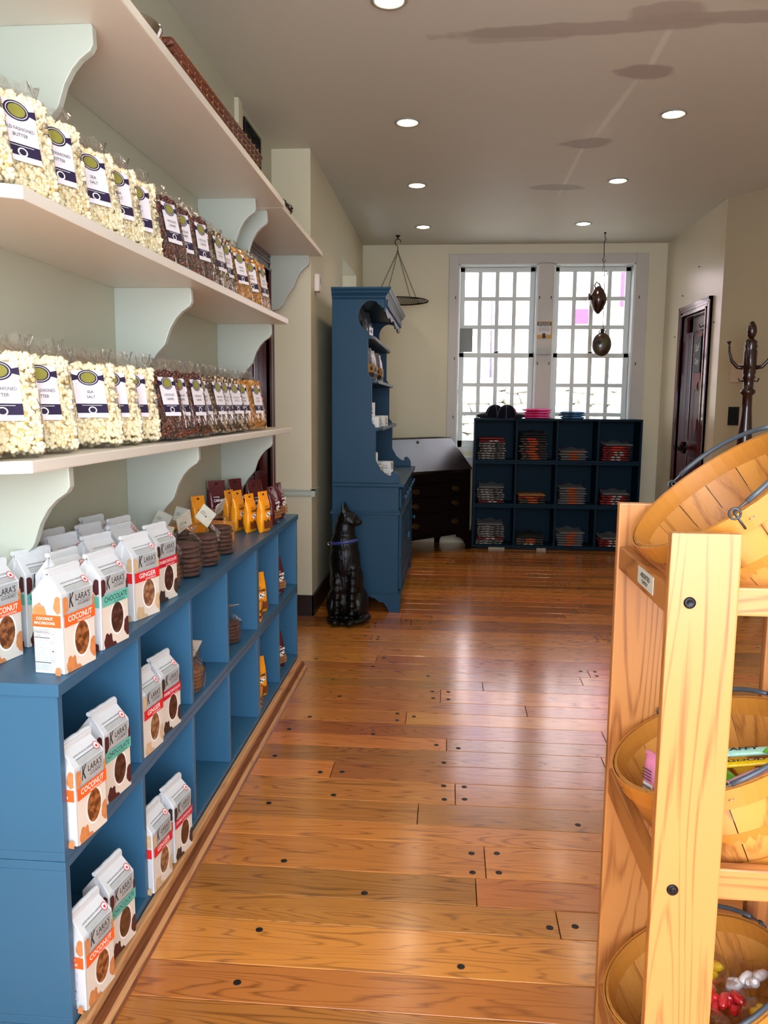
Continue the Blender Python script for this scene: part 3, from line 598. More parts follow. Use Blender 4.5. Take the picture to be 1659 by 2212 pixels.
def make_bag(kind):
    k = FL[kind]; t = thing('cookie_bag', k['words'], 'cookie bag')
    w, d, h = BW / 2, BD / 2, BH; g = 0.013; zr = 0.191
    m = MB(); r = random.Random(kind)
    def j(p, a=0.0012): return (p[0] + r.uniform(-a, a), p[1] + r.uniform(-a, a), p[2] + r.uniform(-a, a) * (p[2] > 0.01))
    vs = [j(p) for p in [(-w, -d, 0), (w, -d, 0), (w, d, 0), (-w, d, 0), (-w, -d, h), (w, -d, h), (w, d, h), (-w, d, h),
          (-w, 0, h - 0.02), (w, 0, h - 0.02), (-w * .95, -0.002, zr), (w * .95, -0.002, zr), (w * .95, 0.002, zr), (-w * .95, 0.002, zr), (-w + g, 0, zr - 0.004), (w - g, 0, zr - 0.004), (-w, 0, 0), (w, 0, 0)]]
    m.add(vs, [(3, 2, 17, 16), (16, 17, 1, 0), (0, 1, 5, 4), (2, 3, 7, 6), (0, 4, 8, 16), (16, 8, 7, 3), (1, 17, 9, 5), (17, 2, 6, 9),
               (4, 5, 11, 10), (6, 7, 13, 12), (4, 10, 14, 8), (8, 14, 13, 7), (5, 9, 15, 11), (9, 6, 12, 15)])
    body = m.build('paper_body', PAPER, t, bevel=0.0016, seg=1)
    rl = MB(); P = []
    for i in range(9):
        x = -w * .97 + 2 * w * .97 * i / 8; a0 = 0.3 * math.sin(i * 1.7)
        P.append([(x, 0.001 + 0.0058 * math.cos(a), zr + 0.0055 + 0.0052 * math.sin(a) + 0.0007 * math.sin(i * 2.1)) for a in [2 * PI * q / 10 for q in range(10)]])
    rl.grid(P, wrap=True); rl.add(P[0], [list(range(9, -1, -1))]); rl.add(P[-1], [list(range(10))])
    rl.box(-w * .96, w * .96, -0.0062, -0.0048, zr - 0.009, zr + 0.006)
    rl.build('rolled_top', PAPER, t)
    mats_ = [CREAMP, GREYP, INK, BLUEI, k['ink'], REDI, k['win'], k['blob'], k['band'], WHITEI]
    p = Print(); W = w - 0.0015; cl = (-W, W, 0.001, h)
    p.face((0, -d, 0), (1, 0, 0), (0, 0, 1), 0.0016)
    p.rect(-W, W, 0.001, 0.092, 0)
    p.ell(-0.028, 0.010, 0.017, 0.022, 7, 18, 0.5, cl); p.ell(0.047, 0.030, 0.016, 0.021, 7, 18, 0.4, cl); p.ell(-0.010, 0.0, 0.010, 0.010, 7, 12, 0.4, cl)
    p.ring(0.006, 0.058, 0.0265, 0.037, 0.003, 9, 28); p.ell(0.006, 0.058, 0.0225, 0.033, 6, 28)
    p.rect(0.016, W, 0.092, 0.094, 9)
    p.ell(-0.047, 0.130, 0.014, 0.019, 7, 18, 0.3, cl); p.ell(0.049, 0.118, 0.008, 0.020, 7, 14, 0.3, cl)
    p.rect(-0.034, 0.041, 0.117, h - 0.002, 1)
    p.text('K', -0.024, 0.139, 0.016, 0.028, 2, 0.02, 0.25); p.text("LARA'S", 0.012, 0.141, 0.046, 0.013, 2, 0.01); p.rect(-0.004, 0.037, 0.1315, 0.1322, 2)
    p.text('GOURMET', 0.014, 0.127, 0.040, 0.005, 2)
    p.rect(-W, W, 0.091, 0.1145, 8)
    p.text(k['t1'], 0.0, 0.105, min(0.084, 0.0108 * len(k['t1'])), 0.0115 if len(k['t1']) < 12 else 0.008, 4, 0.01); p.text(k['t2'], 0.012, 0.0948, 0.042, 0.004, 4)
    # slanting top panel
    sl = Vector((0, d - 0.002, zr - h)); p.face((0, -d, h), (1, 0, 0), sl, 0.0016); SLn = sl.length
    p.rect(-0.034, 0.041, 0, 0.012, 1); p.rect(-0.033, 0.030, 0.0125, 0.0133, 2)
    p.text('CRAFTED WITH NATURAL INGREDIENTS', -0.002, 0.020, 0.066, 0.0032, 2)
    p.ring(0.035, 0.0145, 0.0088, 0.0088, 0.0012, 5, 20); p.ell(0.035, 0.0145, 0.0062, 0.0062, 9, 14)
    p.poly([(0.035, 0.0095), (0.0385, 0.013), (0.0375, 0.0175), (0.0355, 0.0155), (0.035, 0.0195), (0.0345, 0.0155), (0.0325, 0.0175), (0.0315, 0.013)], 5)
    # side panel with facts table
    dd = d - 0.0015
    for sx in (-1, 1):
        if sx < 0: p.face((-w, 0, 0), (0, -1, 0), (0, 0, 1), 0.0018)
        else: p.face((w, 0, 0), (0, 1, 0), (0, 0, 1), 0.0018)
        cs = (-dd, dd, 0.001, h)
        if sx < 0:
            p.ell(-0.014, 0.116, 0.014, 0.020, 7, 16, 0.35, cs); p.ell(0.026, 0.134, 0.010, 0.017, 7, 14, 0.3, cs)
        p.rect(-dd, dd, 0.091, 0.1145, 8)
        p.text(k['s1'], -0.004, 0.1075, 0.036, 0.0055, 4, 0.01); p.text(k['s2'], -0.004, 0.099, 0.044, 0.0052, 4, 0.01)
        for (a, b2, c2, e2) in ((-0.027, 0.006, 0.0795, 0.080), (-0.027, 0.006, 0.070, 0.0712), (-0.027, 0.006, 0.022, 0.0232), (-0.027, 0.006, 0.008, 0.0083), (-0.0272, -0.0269, 0.008, 0.087), (0.0058, 0.0061, 0.008, 0.087), (-0.027, 0.006, 0.0865, 0.087)): p.rect(a, b2, c2, e2, 2)
        p.text('Nutrition Facts', -0.0105, 0.0830, 0.029, 0.0036, 2)
        p.text('Calories', -0.018, 0.0755, 0.012, 0.0028, 2)
        for q in range(9): p.rect(-0.026, 0.004 - 0.006 * ((q * 7) % 4) / 3, 0.066 - q * 0.0048, 0.0667 - q * 0.0048, 3)
        for q in range(3): p.rect(-0.026, 0.004, 0.019 - q * 0.0036, 0.0198 - q * 0.0036, 3)
        for q in range(4):
            z = 0.080 - 0.0165 * q; p.ring(0.0155, z, 0.0052, 0.0052, 0.0007, 3, 14); p.rect(0.010, 0.021, z - 0.0083, z - 0.0078, 3); p.ell(0.0155, z, 0.0022, 0.0012, 2 if q == 2 else 3, 8)
        if sx < 0: p.ell(0.026, 0.006, 0.008, 0.012, 7, 12, 0.3, cs)
        for q, tt in enumerate(('Share Them', 'Your Friends', 'Enjoy More')): p.text(tt, -0.002 + 0.004 * (q % 2), 0.150 - q * 0.0085, 0.022, 0.0045, 3, 0, 0.3)
    p.build('printing', mats_, t, fix=False)
    return t
BAGS = {}
used_bag = {}
def put_bag(kind, x, y, z, deg, label, lean=0.0):
    if kind not in BAGS: BAGS[kind] = o = make_bag(kind); o.location = (x, y, z); o.rotation_euler = (lean, 0, math.radians(deg))
    else: o = dup(BAGS[kind], (x, y, z), rot=(lean, 0, math.radians(deg)))
    o['label'] = label; o['group'] = 'gable-topped white cookie bags'
    return o
zc = 0.742
put_bag('coconut', -0.737, 1.446, zc, 81, 'white cookie bag with orange coconut band at the front corner of the counter')
put_bag('chocolate', -0.731, 1.597, zc, 81, 'white cookie bag with teal chocolate band right behind the foremost orange coconut bag')
put_bag('ginger', -0.747, 1.822, zc, 76, 'white cookie bag with red ginger band, in the front row on the counter')
put_bag('double', -0.757, 1.985, zc, 80, 'white cookie bag with crimson double chocolate band, last in the front row on the counter')
put_bag('coconut', -0.898, 1.462, zc, 79, 'white cookie bag with orange band cut by the left edge of the picture')
put_bag('chocolate', -0.884, 1.605, zc, 72, 'white cookie bag with teal band in the second row, half hidden at left')
put_bag('coconut', -0.812, 1.598, zc, 82, 'white cookie bag with orange band standing just behind the foremost coconut bag')
put_bag('ginger', -0.833, 1.806, zc, 75, 'white cookie bag directly behind the red ginger bag on the counter')
put_bag('double', -0.845, 1.968, zc, 82, 'white cookie bag directly behind the crimson double chocolate bag on the counter')
put_bag('ginger', -0.912, 1.792, zc, 75, 'white cookie bag in the third row on the counter, middle')
put_bag('double', -0.925, 1.965, zc, 80, 'white cookie bag in the third row on the counter, farthest')
put_bag('chocolate', -0.964, 1.612, zc, 74, 'white cookie bag with teal band in the back row at left, against the wall')
put_bag('ginger', -0.975, 1.86, zc, 77, 'white cookie bag in the back row against the wall, middle')
put_bag('double', -0.978, 2.10, zc, 80, 'white cookie bag in the back row against the wall, farthest')
put_bag('double', -0.895, 2.085, zc, 80, 'white cookie bag beside the tag cards, deep behind the front row')
zu, zl = 0.411, 0.068
put_bag('coconut', -0.716, 1.422, zu, 82, 'coconut cookie bag at the front of the first upper cubby bay')
put_bag('chocolate', -0.730, 1.580, zu, 82, 'chocolate cookie bag at the right of the first upper cubby bay')
put_bag('chocolate', -0.835, 1.490, zu, 86, 'shaded cookie bag standing deep at the left of the first upper cubby bay')
put_bag('coconut', -0.712, 1.420, zl, 82, 'coconut cookie bag at the front of the first lower cubby bay')
put_bag('chocolate', -0.722, 1.558, zl, 82, 'chocolate cookie bag at the right of the first lower cubby bay')
put_bag('chocolate', -0.838, 1.470, zl, 86, 'shaded cookie bag standing deep at the left of the first lower cubby bay')
put_bag('ginger', -0.738, 1.806, zu, 84, 'ginger cookie bag at the front of the second upper cubby bay')
put_bag('double', -0.738, 1.935, zu, 82, 'double chocolate cookie bag at the right of the second upper cubby bay')
put_bag('double', -0.850, 1.842, zu, 86, 'shaded cookie bag deep in the second upper cubby bay')
put_bag('ginger', -0.722, 1.800, zl, 84, 'ginger cookie bag at the front of the second lower cubby bay')
put_bag('double', -0.714, 1.932, zl, 82, 'double chocolate cookie bag at the right of the second lower cubby bay')
put_bag('double', -0.845, 1.842, zl, 86, 'shaded cookie bag deep in the second lower cubby bay')

# ------------------------------------------------------------------ clear bags of popcorn
CLEAR = film('clear_bag_film', fac=0.28, rough=0.12, bs=34, bump=1.0)
def superloop(hx, hy, z, n=28, e=0.45, wob=0.0, ph=0.0):
    out = []
    for k in range(n):
        a = 2 * PI * k / n; c, s_ = math.cos(a), math.sin(a)
        w = 1 + wob * math.sin(5 * a + ph)
        out.append((math.copysign(abs(c) ** e, c) * hx * w, math.copysign(abs(s_) ** e, s_) * hy * w, z))
    return out
IV, IF = ico(1)
KC = {'white': (mat('popcorn_cream', '#F8E9C0', rough=0.6, var=0.08, vs=60), mat('popcorn_hull', '#E6CB8A', rough=0.5)),
      'berry': (mat('chocolate_popcorn', '#43201A', rough=0.3, var=0.35, vs=40, coat=0.3), mat('popcorn_red_glaze', '#7A3622', rough=0.25, coat=0.4)),
      'dark': (mat('dark_mix_popcorn', '#4A3022', rough=0.35, var=0.4, vs=40, coat=0.3), mat('drizzled_popcorn', '#C9B08A', rough=0.5)),
      'caramel': (mat('caramel_popcorn', '#B9772B', rough=0.28, var=0.3, vs=40, coat=0.4), mat('caramel_light', '#DDA552', rough=0.3))}
LABI = [mat('label_paper', '#E8E4EA', rough=0.35), mat('label_purple', '#241A3E', rough=0.4), mat('badge_green', '#8C8A3C', rough=0.4, var=0.2, vs=80), INK, WHITEI]
def make_popbag(kind, seed, lines):
    t = thing('popcorn_bag', 'popcorn', 'popcorn bag')
    rg = np.random.default_rng(seed); wide = kind == 'white'; hx, hy, h = (0.076, 0.034, 0.196) if wide else (0.0585, 0.031, 0.196)
    n = 1300 if wide else 1000; r0 = 0.0068 if kind == 'white' else 0.0062
    P = np.stack([rg.uniform(-hx + r0, hx - r0, n), rg.uniform(-hy + r0 * .7, hy - r0 * .7, n), rg.uniform(r0, h, n)], 1)
    q = n * 2 // 3; P[:q, 1] = np.where(rg.random(q) < 0.7, -hy + r0 * .8, hy - r0 * .8) + rg.normal(0, 0.0012, q)
    e = n - 180; P[e:, 0] = np.where(rg.random(180) < .5, -1, 1) * (hx - r0 * .9)
    V = np.empty((n, len(IV), 3)); rad = r0 * rg.uniform(0.75, 1.2, n)
    for i in range(n):
        A = rg.normal(size=(3, 3)); Q, _ = np.linalg.qr(A)
        lump = 1 + 0.42 * np.sin(3.1 * (IV @ Q[0]) + rg.uniform(0, 6)) * np.cos(2.7 * (IV @ Q[1]) + rg.uniform(0, 6))
        V[i] = (IV * lump[:, None] * rg.uniform(0.75, 1.1, 3)) @ Q * rad[i] + P[i]
    V = V.reshape(-1, 3); V[:, 2] = np.maximum(V[:, 2], 0.001)
    F = (IF[None] + (np.arange(n) * len(IV))[:, None, None]).reshape(-1, 3)
    mi = np.repeat((rg.random(n) < (0.08 if kind == 'white' else 0.3)).astype(int), len(IF))
    nv, nf = len(V), len(F); ci, cf = ico(3); core = np.sign(ci) * np.abs(ci) ** 0.5 * [hx - 0.0085, hy - 0.0075, h / 2 - 0.012] + [0, 0, h / 2]
    V = np.vstack([V, core]); F = np.vstack([F, cf + nv]); mi = np.concatenate([mi, np.full(len(cf), 1 if kind == 'white' else 0)])
    o = put('popcorn', fastmesh('popcorn', V, F, KC[kind], mi), t); o['kind'] = 'stuff'
    f = MB(); rows = []
    for (a, b2, z, wv) in ((0.052, 0.026, 0.0, 0.02), (0.0605, 0.034, 0.006, 0.01), (0.062, 0.0355, 0.05, 0.01), (0.0615, 0.0355, 0.12, 0.015), (0.061, 0.033, 0.175, 0.02), (0.0595, 0.024, 0.200, 0.04), (0.058, 0.010, 0.216, 0.08), (0.060, 0.0045, 0.226, 0.1), (0.062, 0.003, 0.244, 0.16)):
        if wide: a, b2 = a * 1.29, b2 * 1.09
        lp = superloop(a, b2, z, 32, 0.45, wv, seed + z * 30)
        if z > 0.19: lp = [(x, y + 0.004 * math.sin(x * 160 + seed), zz + 0.003 * math.sin(x * 210 + seed * 2) * (z > .22)) for x, y, zz in lp]
        rows.append(lp)
    f.grid(rows, wrap=True); f.add(rows[0], [list(range(31, -1, -1))]); f.build('clear_film', CLEAR, t, fix=False)
    p = Print(); p.face((0, -0.0387 if wide else -0.0357, 0), (1, 0, 0), (0, 0, 1), 0.0008); w = 0.031
    p.rect(-w, w, 0.063, 0.176, 0); p.rect(-w, w, 0.074, 0.096, 1); p.ell(0, 0.081, 0.0085, 0.0085, 4, 16); p.ell(0, 0.081, 0.006, 0.006, 1, 16)
    p.rect(-0.020, 0.020, 0.0915, 0.0925, 4)
    p.poly([(-0.032, 0.150), (-0.022, 0.153), (0.022, 0.153), (0.032, 0.150), (0.032, 0.166), (0.022, 0.163), (-0.022, 0.163), (-0.032, 0.166)], 1)
    p.ell(0, 0.158, 0.0215, 0.0185, 1, 24); p.ring(0, 0.158, 0.0185, 0.0158, 0.0012, 4, 24); p.ell(0, 0.158, 0.0145, 0.0125, 2, 20)
    for i, s_ in enumerate(lines): p.text(s_, 0, 0.124 - i * 0.012, min(0.05, 0.0042 * len(s_)), 0.0065, 3)
    if wide: p.v = [(v[0] * 1.22, v[1], v[2]) for v in p.v]
    p.build('label', LABI, t, fix=False)
    return t
PB = [('white', 1, ('OLD FASHIONED', 'BUTTER')), ('white', 2, ('SEA', 'SALT')), ('berry', 3, ('CHOCOLATE', 'CARAMEL')), ('dark', 4, ('CHOCOLATE', 'DRIZZLE')), ('caramel', 5, ('SALTED', 'CARAMEL'))]
protos = {}
def put_pop(k, x, y, z, deg, lean, label):
    if k not in protos: protos[k] = o = make_popbag(*PB[k]); o.location = (x, y, z); o.rotation_euler = (-lean, 0, math.radians(deg))
    else: o = dup(protos[k], (x, y, z), rot=(-lean, 0, math.radians(deg)))
    o['label'] = label; o['group'] = 'clear bags of popcorn on the wall shelves'; return o
KN = {0: 'clear bag of buttered white popcorn', 1: 'clear bag of plain white popcorn', 2: 'clear bag of reddish chocolate popcorn', 3: 'clear bag of dark drizzled popcorn', 4: 'clear bag of golden caramel popcorn'}
rowA = [(1.285, 0, 50), (1.44, 0, 48), (1.59, 0, 56), (1.82, 1, 50), (1.94, 1, 50), (2.075, 1, 52), (2.235, 2, 66), (2.355, 2, 72), (2.47, 2, 76), (2.60, 3, 78), (2.72, 3, 78), (2.83, 3, 78), (2.95, 3, 72), (3.09, 4, 72), (3.25, 4, 74)]
XA = [-0.842, -0.842, -0.845, -0.842, -0.842, -0.846] + [-0.800, -0.812] * 5
for i, (y, k, a) in enumerate(rowA): put_pop(k, XA[i], y, 1.1455, a, math.radians(15 - (i % 3) * 2), '%s, %s from the left on the lowest wall shelf' % (KN[k], ORD[i]))
rowB = [(1.34, 0, 62), (1.50, 0, 62), (1.645, 0, 66), (1.815, 1, 62), (1.945, 1, 64), (2.075, 1, 64), (2.245, 2, 72), (2.375, 2, 68), (2.50, 2, 74), (2.605, 3, 80), (2.70, 3, 80), (2.82, 3, 76), (2.99, 4, 68), (3.18, 4, 62), (3.31, 4, 80)]
for i, (y, k, a) in enumerate(rowB): put_pop(k, XA[i] + (0.025 if i < 6 else 0.012), y, 1.6215, a, math.radians(13 - (i % 3) * 2), '%s, %s from the left on the middle wall shelf' % (KN[k], ORD[i]))

# ------------------------------------------------------------------ clear bags of stacked cookies with tag cards
CK = mat('chocolate_cookie', '#4A2A1E', rough=0.8, var=0.35, vs=45, bump=0.7, bs=70); CKL = mat('oat_cookie', '#6E4528', rough=0.8, var=0.35, vs=45, bump=0.7, bs=70)
TAG = mat('ivory_tag_card', '#B9B7A6', rough=0.5)
CLEAR2 = film('clear_pouch_film', fac=0.13, rough=0.06, bs=34, bump=0.8)
def cookie_mesh(m_, seed):
    m = MB(); rows = []; rn = random.Random(seed)
    for r, z in ((0.001, 0.0), (0.030, 0.0), (0.037, 0.002), (0.0385, 0.006), (0.034, 0.010), (0.018, 0.0125), (0.001, 0.013)):
        rows.append([(r * math.cos(a) * (1 + 0.06 * mnoise.noise(Vector((math.cos(a) * 2 + seed, math.sin(a) * 2, 0)))), r * math.sin(a) * (1 + 0.06 * mnoise.noise(Vector((math.cos(a) * 2, seed, math.sin(a) * 2)))), z + 0.0012 * mnoise.noise(Vector((r * 90 * math.cos(a), r * 90 * math.sin(a), seed)))) for a in [2 * PI * k / 22 for k in range(22)]])
    m.grid(rows, wrap=True); return m.mesh('cookie', m_)
CM = {'c': [cookie_mesh(CK, s) for s in (1, 5, 9)], 'o': [cookie_mesh(CKL, s) for s in (2, 6, 8)]}
def cookie_pack(x, y, z, kind, n, tagrot, label, sc=1.0, tip=0.0):
    t = thing('cookie_pack', label, 'cookie pack', (x, y, z), random.Random(label).uniform(0, 3), 'clear bags of stacked cookies'); rn = random.Random(label)
    t.scale = (sc,) * 3; t.rotation_euler.x = tip
    for i in range(n):
        c = put('cookie', CM[kind][i % 3], t); c.location = (rn.uniform(-.003, .003), rn.uniform(-.003, .003), 0.002 + i * 0.0125); c.rotation_euler = (rn.uniform(-.04, .04), rn.uniform(-.04, .04), rn.uniform(0, 6))
    H0 = n * 0.0125 + 0.006; rows = []
    for (r, zz, e, wb) in ((0.036, 0.0, 0.8, 0.02), (0.0435, 0.004, 0.8, 0.03), (0.0445, H0 * .5, 0.8, 0.05), (0.042, H0, 0.8, 0.06), (0.024, H0 + 0.018, 0.9, 0.12), (0.010, H0 + 0.030, 1.0, 0.2)):
        rows.append(superloop(r, r, zz, 26, e, wb, zz * 60))
    rows.append([(p[0] * 2.2, p[1] * 0.25, H0 + 0.040) for p in rows[-1]])
    f = MB(); f.grid(rows, wrap=True); f.add(rows[0], [list(range(25, -1, -1))]); f.build('clear_film', CLEAR2, t, fix=False)
    g = MB().cbox((0, 0, 0), (0.055, 0.0012, 0.062)); gp = g.build('tag_card', TAG, t); gp.location = (0.004, 0, H0 + 0.048); gp.scale = (0.85, 1, 0.85)
    gp.rotation_euler = (tagrot[0], tagrot[1], tagrot[2] - t.rotation_euler.z)
    p = Print()
    for s_ in (1, -1):
        p.face((0, -0.0006 * s_, 0), (s_, 0, 0), (0, 0, 1), 0.0003)
        for q in range(5): p.rect(-0.004, 0.022 - 0.004 * (q % 2), 0.022 - q * 0.005, 0.0232 - q * 0.005, 1)
        p.ring(-0.012, 0.004, 0.007, 0.004, 0.0012, 0, 12); p.rect(-0.024, -0.002, -0.004, -0.0028, 0); p.ell(0.002, -0.004, 0.003, 0.003, 0, 10)
        for (a, b2, c2, e2) in ((-0.0255, 0.0255, 0.0285, 0.0290), (-0.0255, 0.0255, -0.0290, -0.0285)): p.rect(a, b2, c2, e2, 0)
    p.build('tag_printing', [INK, GREYP], gp, fix=False)
    return t
cookie_pack(-0.780, 2.12, zc, 'o', 8, (0.5, 0.3, 0.4), 'clear bag of paler stacked cookies beside the double chocolate bag')
cookie_pack(-0.775, 2.27, zc, 'c', 7, (0.5, -0.5, 0.9), 'clear bag of dark stacked cookies at the counter front, grey tag leaning back', 1.15)
cookie_pack(-0.768, 2.44, zc, 'c', 7, (-0.5, 0.75, 0.5), 'clear bag of dark stacked cookies with its ivory tag card turned diagonally', 1.12)
cookie_pack(-0.775, 2.64, zc, 'c', 7, (0.6, -0.5, 1.1), 'clear bag of dark stacked cookies nearest the orange pouches', 1.1)
cookie_pack(-0.875, 2.36, zc, 'c', 8, (0.3, 0.5, 0.3), 'clear bag of dark stacked cookies behind, tag standing up at left')
cookie_pack(-0.885, 2.56, zc, 'c', 7, (0.3, 0.3, 0.3), 'clear bag of dark stacked cookies behind, tag in front of the orange boxes')
cookie_pack(-0.975, 2.33, zc, 'o', 6, (0.1, 0.0, 0.5), 'clear bag of cookies against the wall below the shelf bracket')
cookie_pack(-0.757, 2.215, zu, 'o', 6, (0.2, 0.3, 1.2), 'clear bag of pale cookies at the front of the third upper cubby bay', tip=0.15)
cookie_pack(-0.800, 2.325, zu, 'c', 7, (0.3, -0.2, 0.9), 'clear bag of dark cookies with a tall tag in the third upper cubby bay')
cookie_pack(-0.770, 2.70, zu, 'c', 6, (1.2, 0.1, 0.9), 'clear bag of dark cookies alone in the fourth upper cubby bay')

# ------------------------------------------------------------------ hanging-hole pouches and boxes
ORG = mat('orange_pouch_foil', '#F39A12', rough=0.28, var=0.08, vs=30, bump=0.3, bs=30); MRN = mat('maroon_pouch_foil', '#54151D', rough=0.25, var=0.2, vs=40, bump=0.3, bs=30)
BRP = mat('brown_caramel_print', '#6B3413', rough=0.35, var=0.3, vs=60); PNT = mat('peanut_print', '#9A6A42', rough=0.4, var=0.5, vs=90); HOLE = mat('punched_hole_dark', '#100A08', rough=0.9)
def make_pouch(kind):
    t = thing('candy_pouch', kind, 'candy pouch'); fo = ORG if kind == 'orange' else MRN
    rows = []
    for (hx, hy, z) in ((0.040, 0.001, 0.0), (0.041, 0.012, 0.006), (0.0415, 0.019, 0.045), (0.0405, 0.017, 0.085), (0.040, 0.010, 0.115), (0.040, 0.0015, 0.130), (0.040, 0.001, 0.155)):
        rows.append([(x, y + 0.003 * math.sin(z * 40), zz) for x, y, zz in superloop(hx, hy, z, 24, 0.6, 0.01)])
    m = MB(); m.grid(rows, wrap=True); m.add(rows[-1], [list(range(24))]); m.build('foil', fo, t)
    p = Print(); p.face((0, -0.0175, 0.06), (1, 0, 0), (0, 0, 1), 0.0012)
    if kind == 'orange': p.poly([(-0.036, -0.044), (0.036, -0.046), (0.036, -0.012), (0.02, -0.020), (0.0, -0.010), (-0.02, -0.018), (-0.036, -0.010)], 1)
    else:
        for i in range(7):
            for j in range(3): p.ell(-0.030 + 0.010 * i + 0.004 * (j % 2), -0.030 + 0.012 * j, 0.0055, 0.0062, 4, 9)
    p.ell(0.0, 0.006, 0.016, 0.009, 2, 14, 0.5); p.ell(0.016, 0.011, 0.008, 0.007, 2, 10, 0.3); p.ell(-0.003, 0.008, 0.005, 0.004, 3, 8, 0.5); p.ell(0.006, 0.003, 0.004, 0.0035, 3, 8, 0.5); p.ell(0.017, 0.013, 0.004, 0.003, 3, 8); p.rect(-0.012, -0.009, -0.008, 0.001, 2); p.rect(0.006, 0.009, -0.008, 0.001, 2)
    p.text('CARAMEL', 0.002, 0.027, 0.052, 0.010, 3 if kind == 'orange' else 2, 0.03, 0.15); p.text('creamy', -0.012, 0.038, 0.026, 0.005, 3 if kind == 'orange' else 2, 0.02)
    p.text('NET WT', -0.014, -0.050, 0.018, 0.003, 3 if kind == 'orange' else 2)
    p.build('printing', [ORG, BRP, WHITEI, HOLE, PNT], t, fix=False)
    p = Print(); p.face((0, -0.0012, 0.143), (1, 0, 0), (0, 0, 1), 0.0022); p.ell(0, 0, 0.0085, 0.0035, 0, 14); p.ell(0, 0.003, 0.003, 0.003, 0, 10); p.build('hang_hole', HOLE, t, fix=False)
    return t
PO = {}
def put_pouch(kind, x, y, z, deg, label, lean=0.0, sc=1.0):
    if kind not in PO: PO[kind] = o = make_pouch(kind); o.location = (x, y, z); o.rotation_euler = (-lean, 0, math.radians(deg))
    else: o = dup(PO[kind], (x, y, z), rot=(-lean, 0, math.radians(deg)))
    o.scale = (sc * 0.82, sc, sc); o['label'] = label; o['group'] = '%s foil candy pouches' % kind; return o
put_pouch('orange', -0.733, 3.115, zc, 72, 'orange foil pouch at the counter front, right one of the front pair', 0.06, 1.06)
put_pouch('orange', -0.785, 3.10, zc, 72, 'orange foil pouch at the counter front, left one of the front pair', 0.06)
put_pouch('orange', -0.842, 3.13, zc, 72, 'orange foil pouch standing just behind the front pair', 0.06, 1.06)
put_pouch('orange', -0.895, 3.20, zc, 74, 'orange foil pouch in front of the dark pouches at left', 0.06, 1.02)
put_pouch('orange', -0.965, 3.02, zc, 56, 'orange foil pouch leaning in shade against the wall', 0.12, 0.98)
put_pouch('maroon', -0.742, 3.33, zc, 78, 'maroon foil pouch printed with nuts beside the front orange pair', 0.1, 1.05)
put_pouch('maroon', -0.748, 3.49, zc, 76, 'maroon foil pouch at the far front corner of the counter', 0.1, 1.05)
put_pouch('maroon', -0.835, 3.36, zc, 64, 'maroon foil pouch standing behind the nut-printed pouch', 0.05, 1.12)
put_pouch('maroon', -0.925, 3.40, zc, 60, 'maroon foil pouch in the back row, middle', 0.05, 1.2)
put_pouch('maroon', -0.972, 3.27, zc, 40, 'maroon foil pouch in the back row at left, by the bracket', 0.06, 1.22)
put_pouch('maroon', -0.865, 3.53, zc, 60, 'maroon foil pouch in the back row at the far end', 0.05, 1.1)
put_pouch('orange', -0.755, 3.105, zu, 50, 'orange foil pouch at the front of the fifth upper cubby bay', 0.12, 1.06)
put_pouch('orange', -0.835, 3.06, zu, 50, 'orange foil pouch deep in the fifth upper cubby bay', 0.1, 1.06)
put_pouch('maroon', -0.750, 3.43, zu, 62, 'maroon foil pouch in the last upper cubby bay', 0.08, 1.05)
put_pouch('orange', -0.752, 3.07, zl, 50, 'orange foil pouch in the fifth lower cubby bay', 0.1, 1.06)
put_pouch('maroon', -0.750, 3.43, zl, 62, 'maroon foil pouch in the last lower cubby bay', 0.08, 1.05)
def candy_box(x, y, z, rz, label, d=(0.085, 0.13, 0.07)):
    t = thing('candy_box', label, 'box', (x, y, z), rz, 'orange candy boxes')
    MB().box(-d[0] / 2, d[0] / 2, -d[1] / 2, d[1] / 2, 0, d[2]).build('carton', ORG, t, bevel=0.0015)
    MB().box(-d[0] / 2 - 0.001, d[0] / 2 + 0.001, -d[1] / 2 - 0.001, d[1] / 2 + 0.001, d[2] - 0.012, d[2] + 0.0015).build('lid', ORG, t, bevel=0.001)
    p = Print(); p.face((0, -d[1] / 2, d[2] / 2), (1, 0, 0), (0, 0, 1), 0.0012); p.text('CARAMEL', 0, 0.004, 0.06, 0.012, 0, 0.03, 0.2); p.rect(-0.03, 0.03, -0.022, -0.012, 1); p.build('printing', [HOLE, BRP], t, fix=False); p = Print()
    p.face((d[0] / 2, 0, d[2] / 2), (0, 1, 0), (0, 0, 1), 0.0012); p.text('CARAMEL', 0, 0.004, 0.09, 0.012, 0, 0.03, 0.2); p.rect(-0.05, 0.05, -0.022, -0.012, 1)
    p.build('printing', [HOLE, BRP], t, fix=False); return t
candy_box(-0.86, 2.86, zc, -0.25, 'open orange candy box behind the cookie bags, nearer the aisle')
candy_box(-0.955, 2.80, zc, -0.25, 'orange candy box against the wall behind the cookie bags')
candy_box(-0.745, 2.99, zu, 0.1, 'small orange candy box leaning at the left of the fifth upper bay', (0.05, 0.05, 0.075))
candy_box(-0.745, 2.975, zl, 0.1, 'small orange candy box at the left of the fifth lower bay', (0.05, 0.05, 0.07))

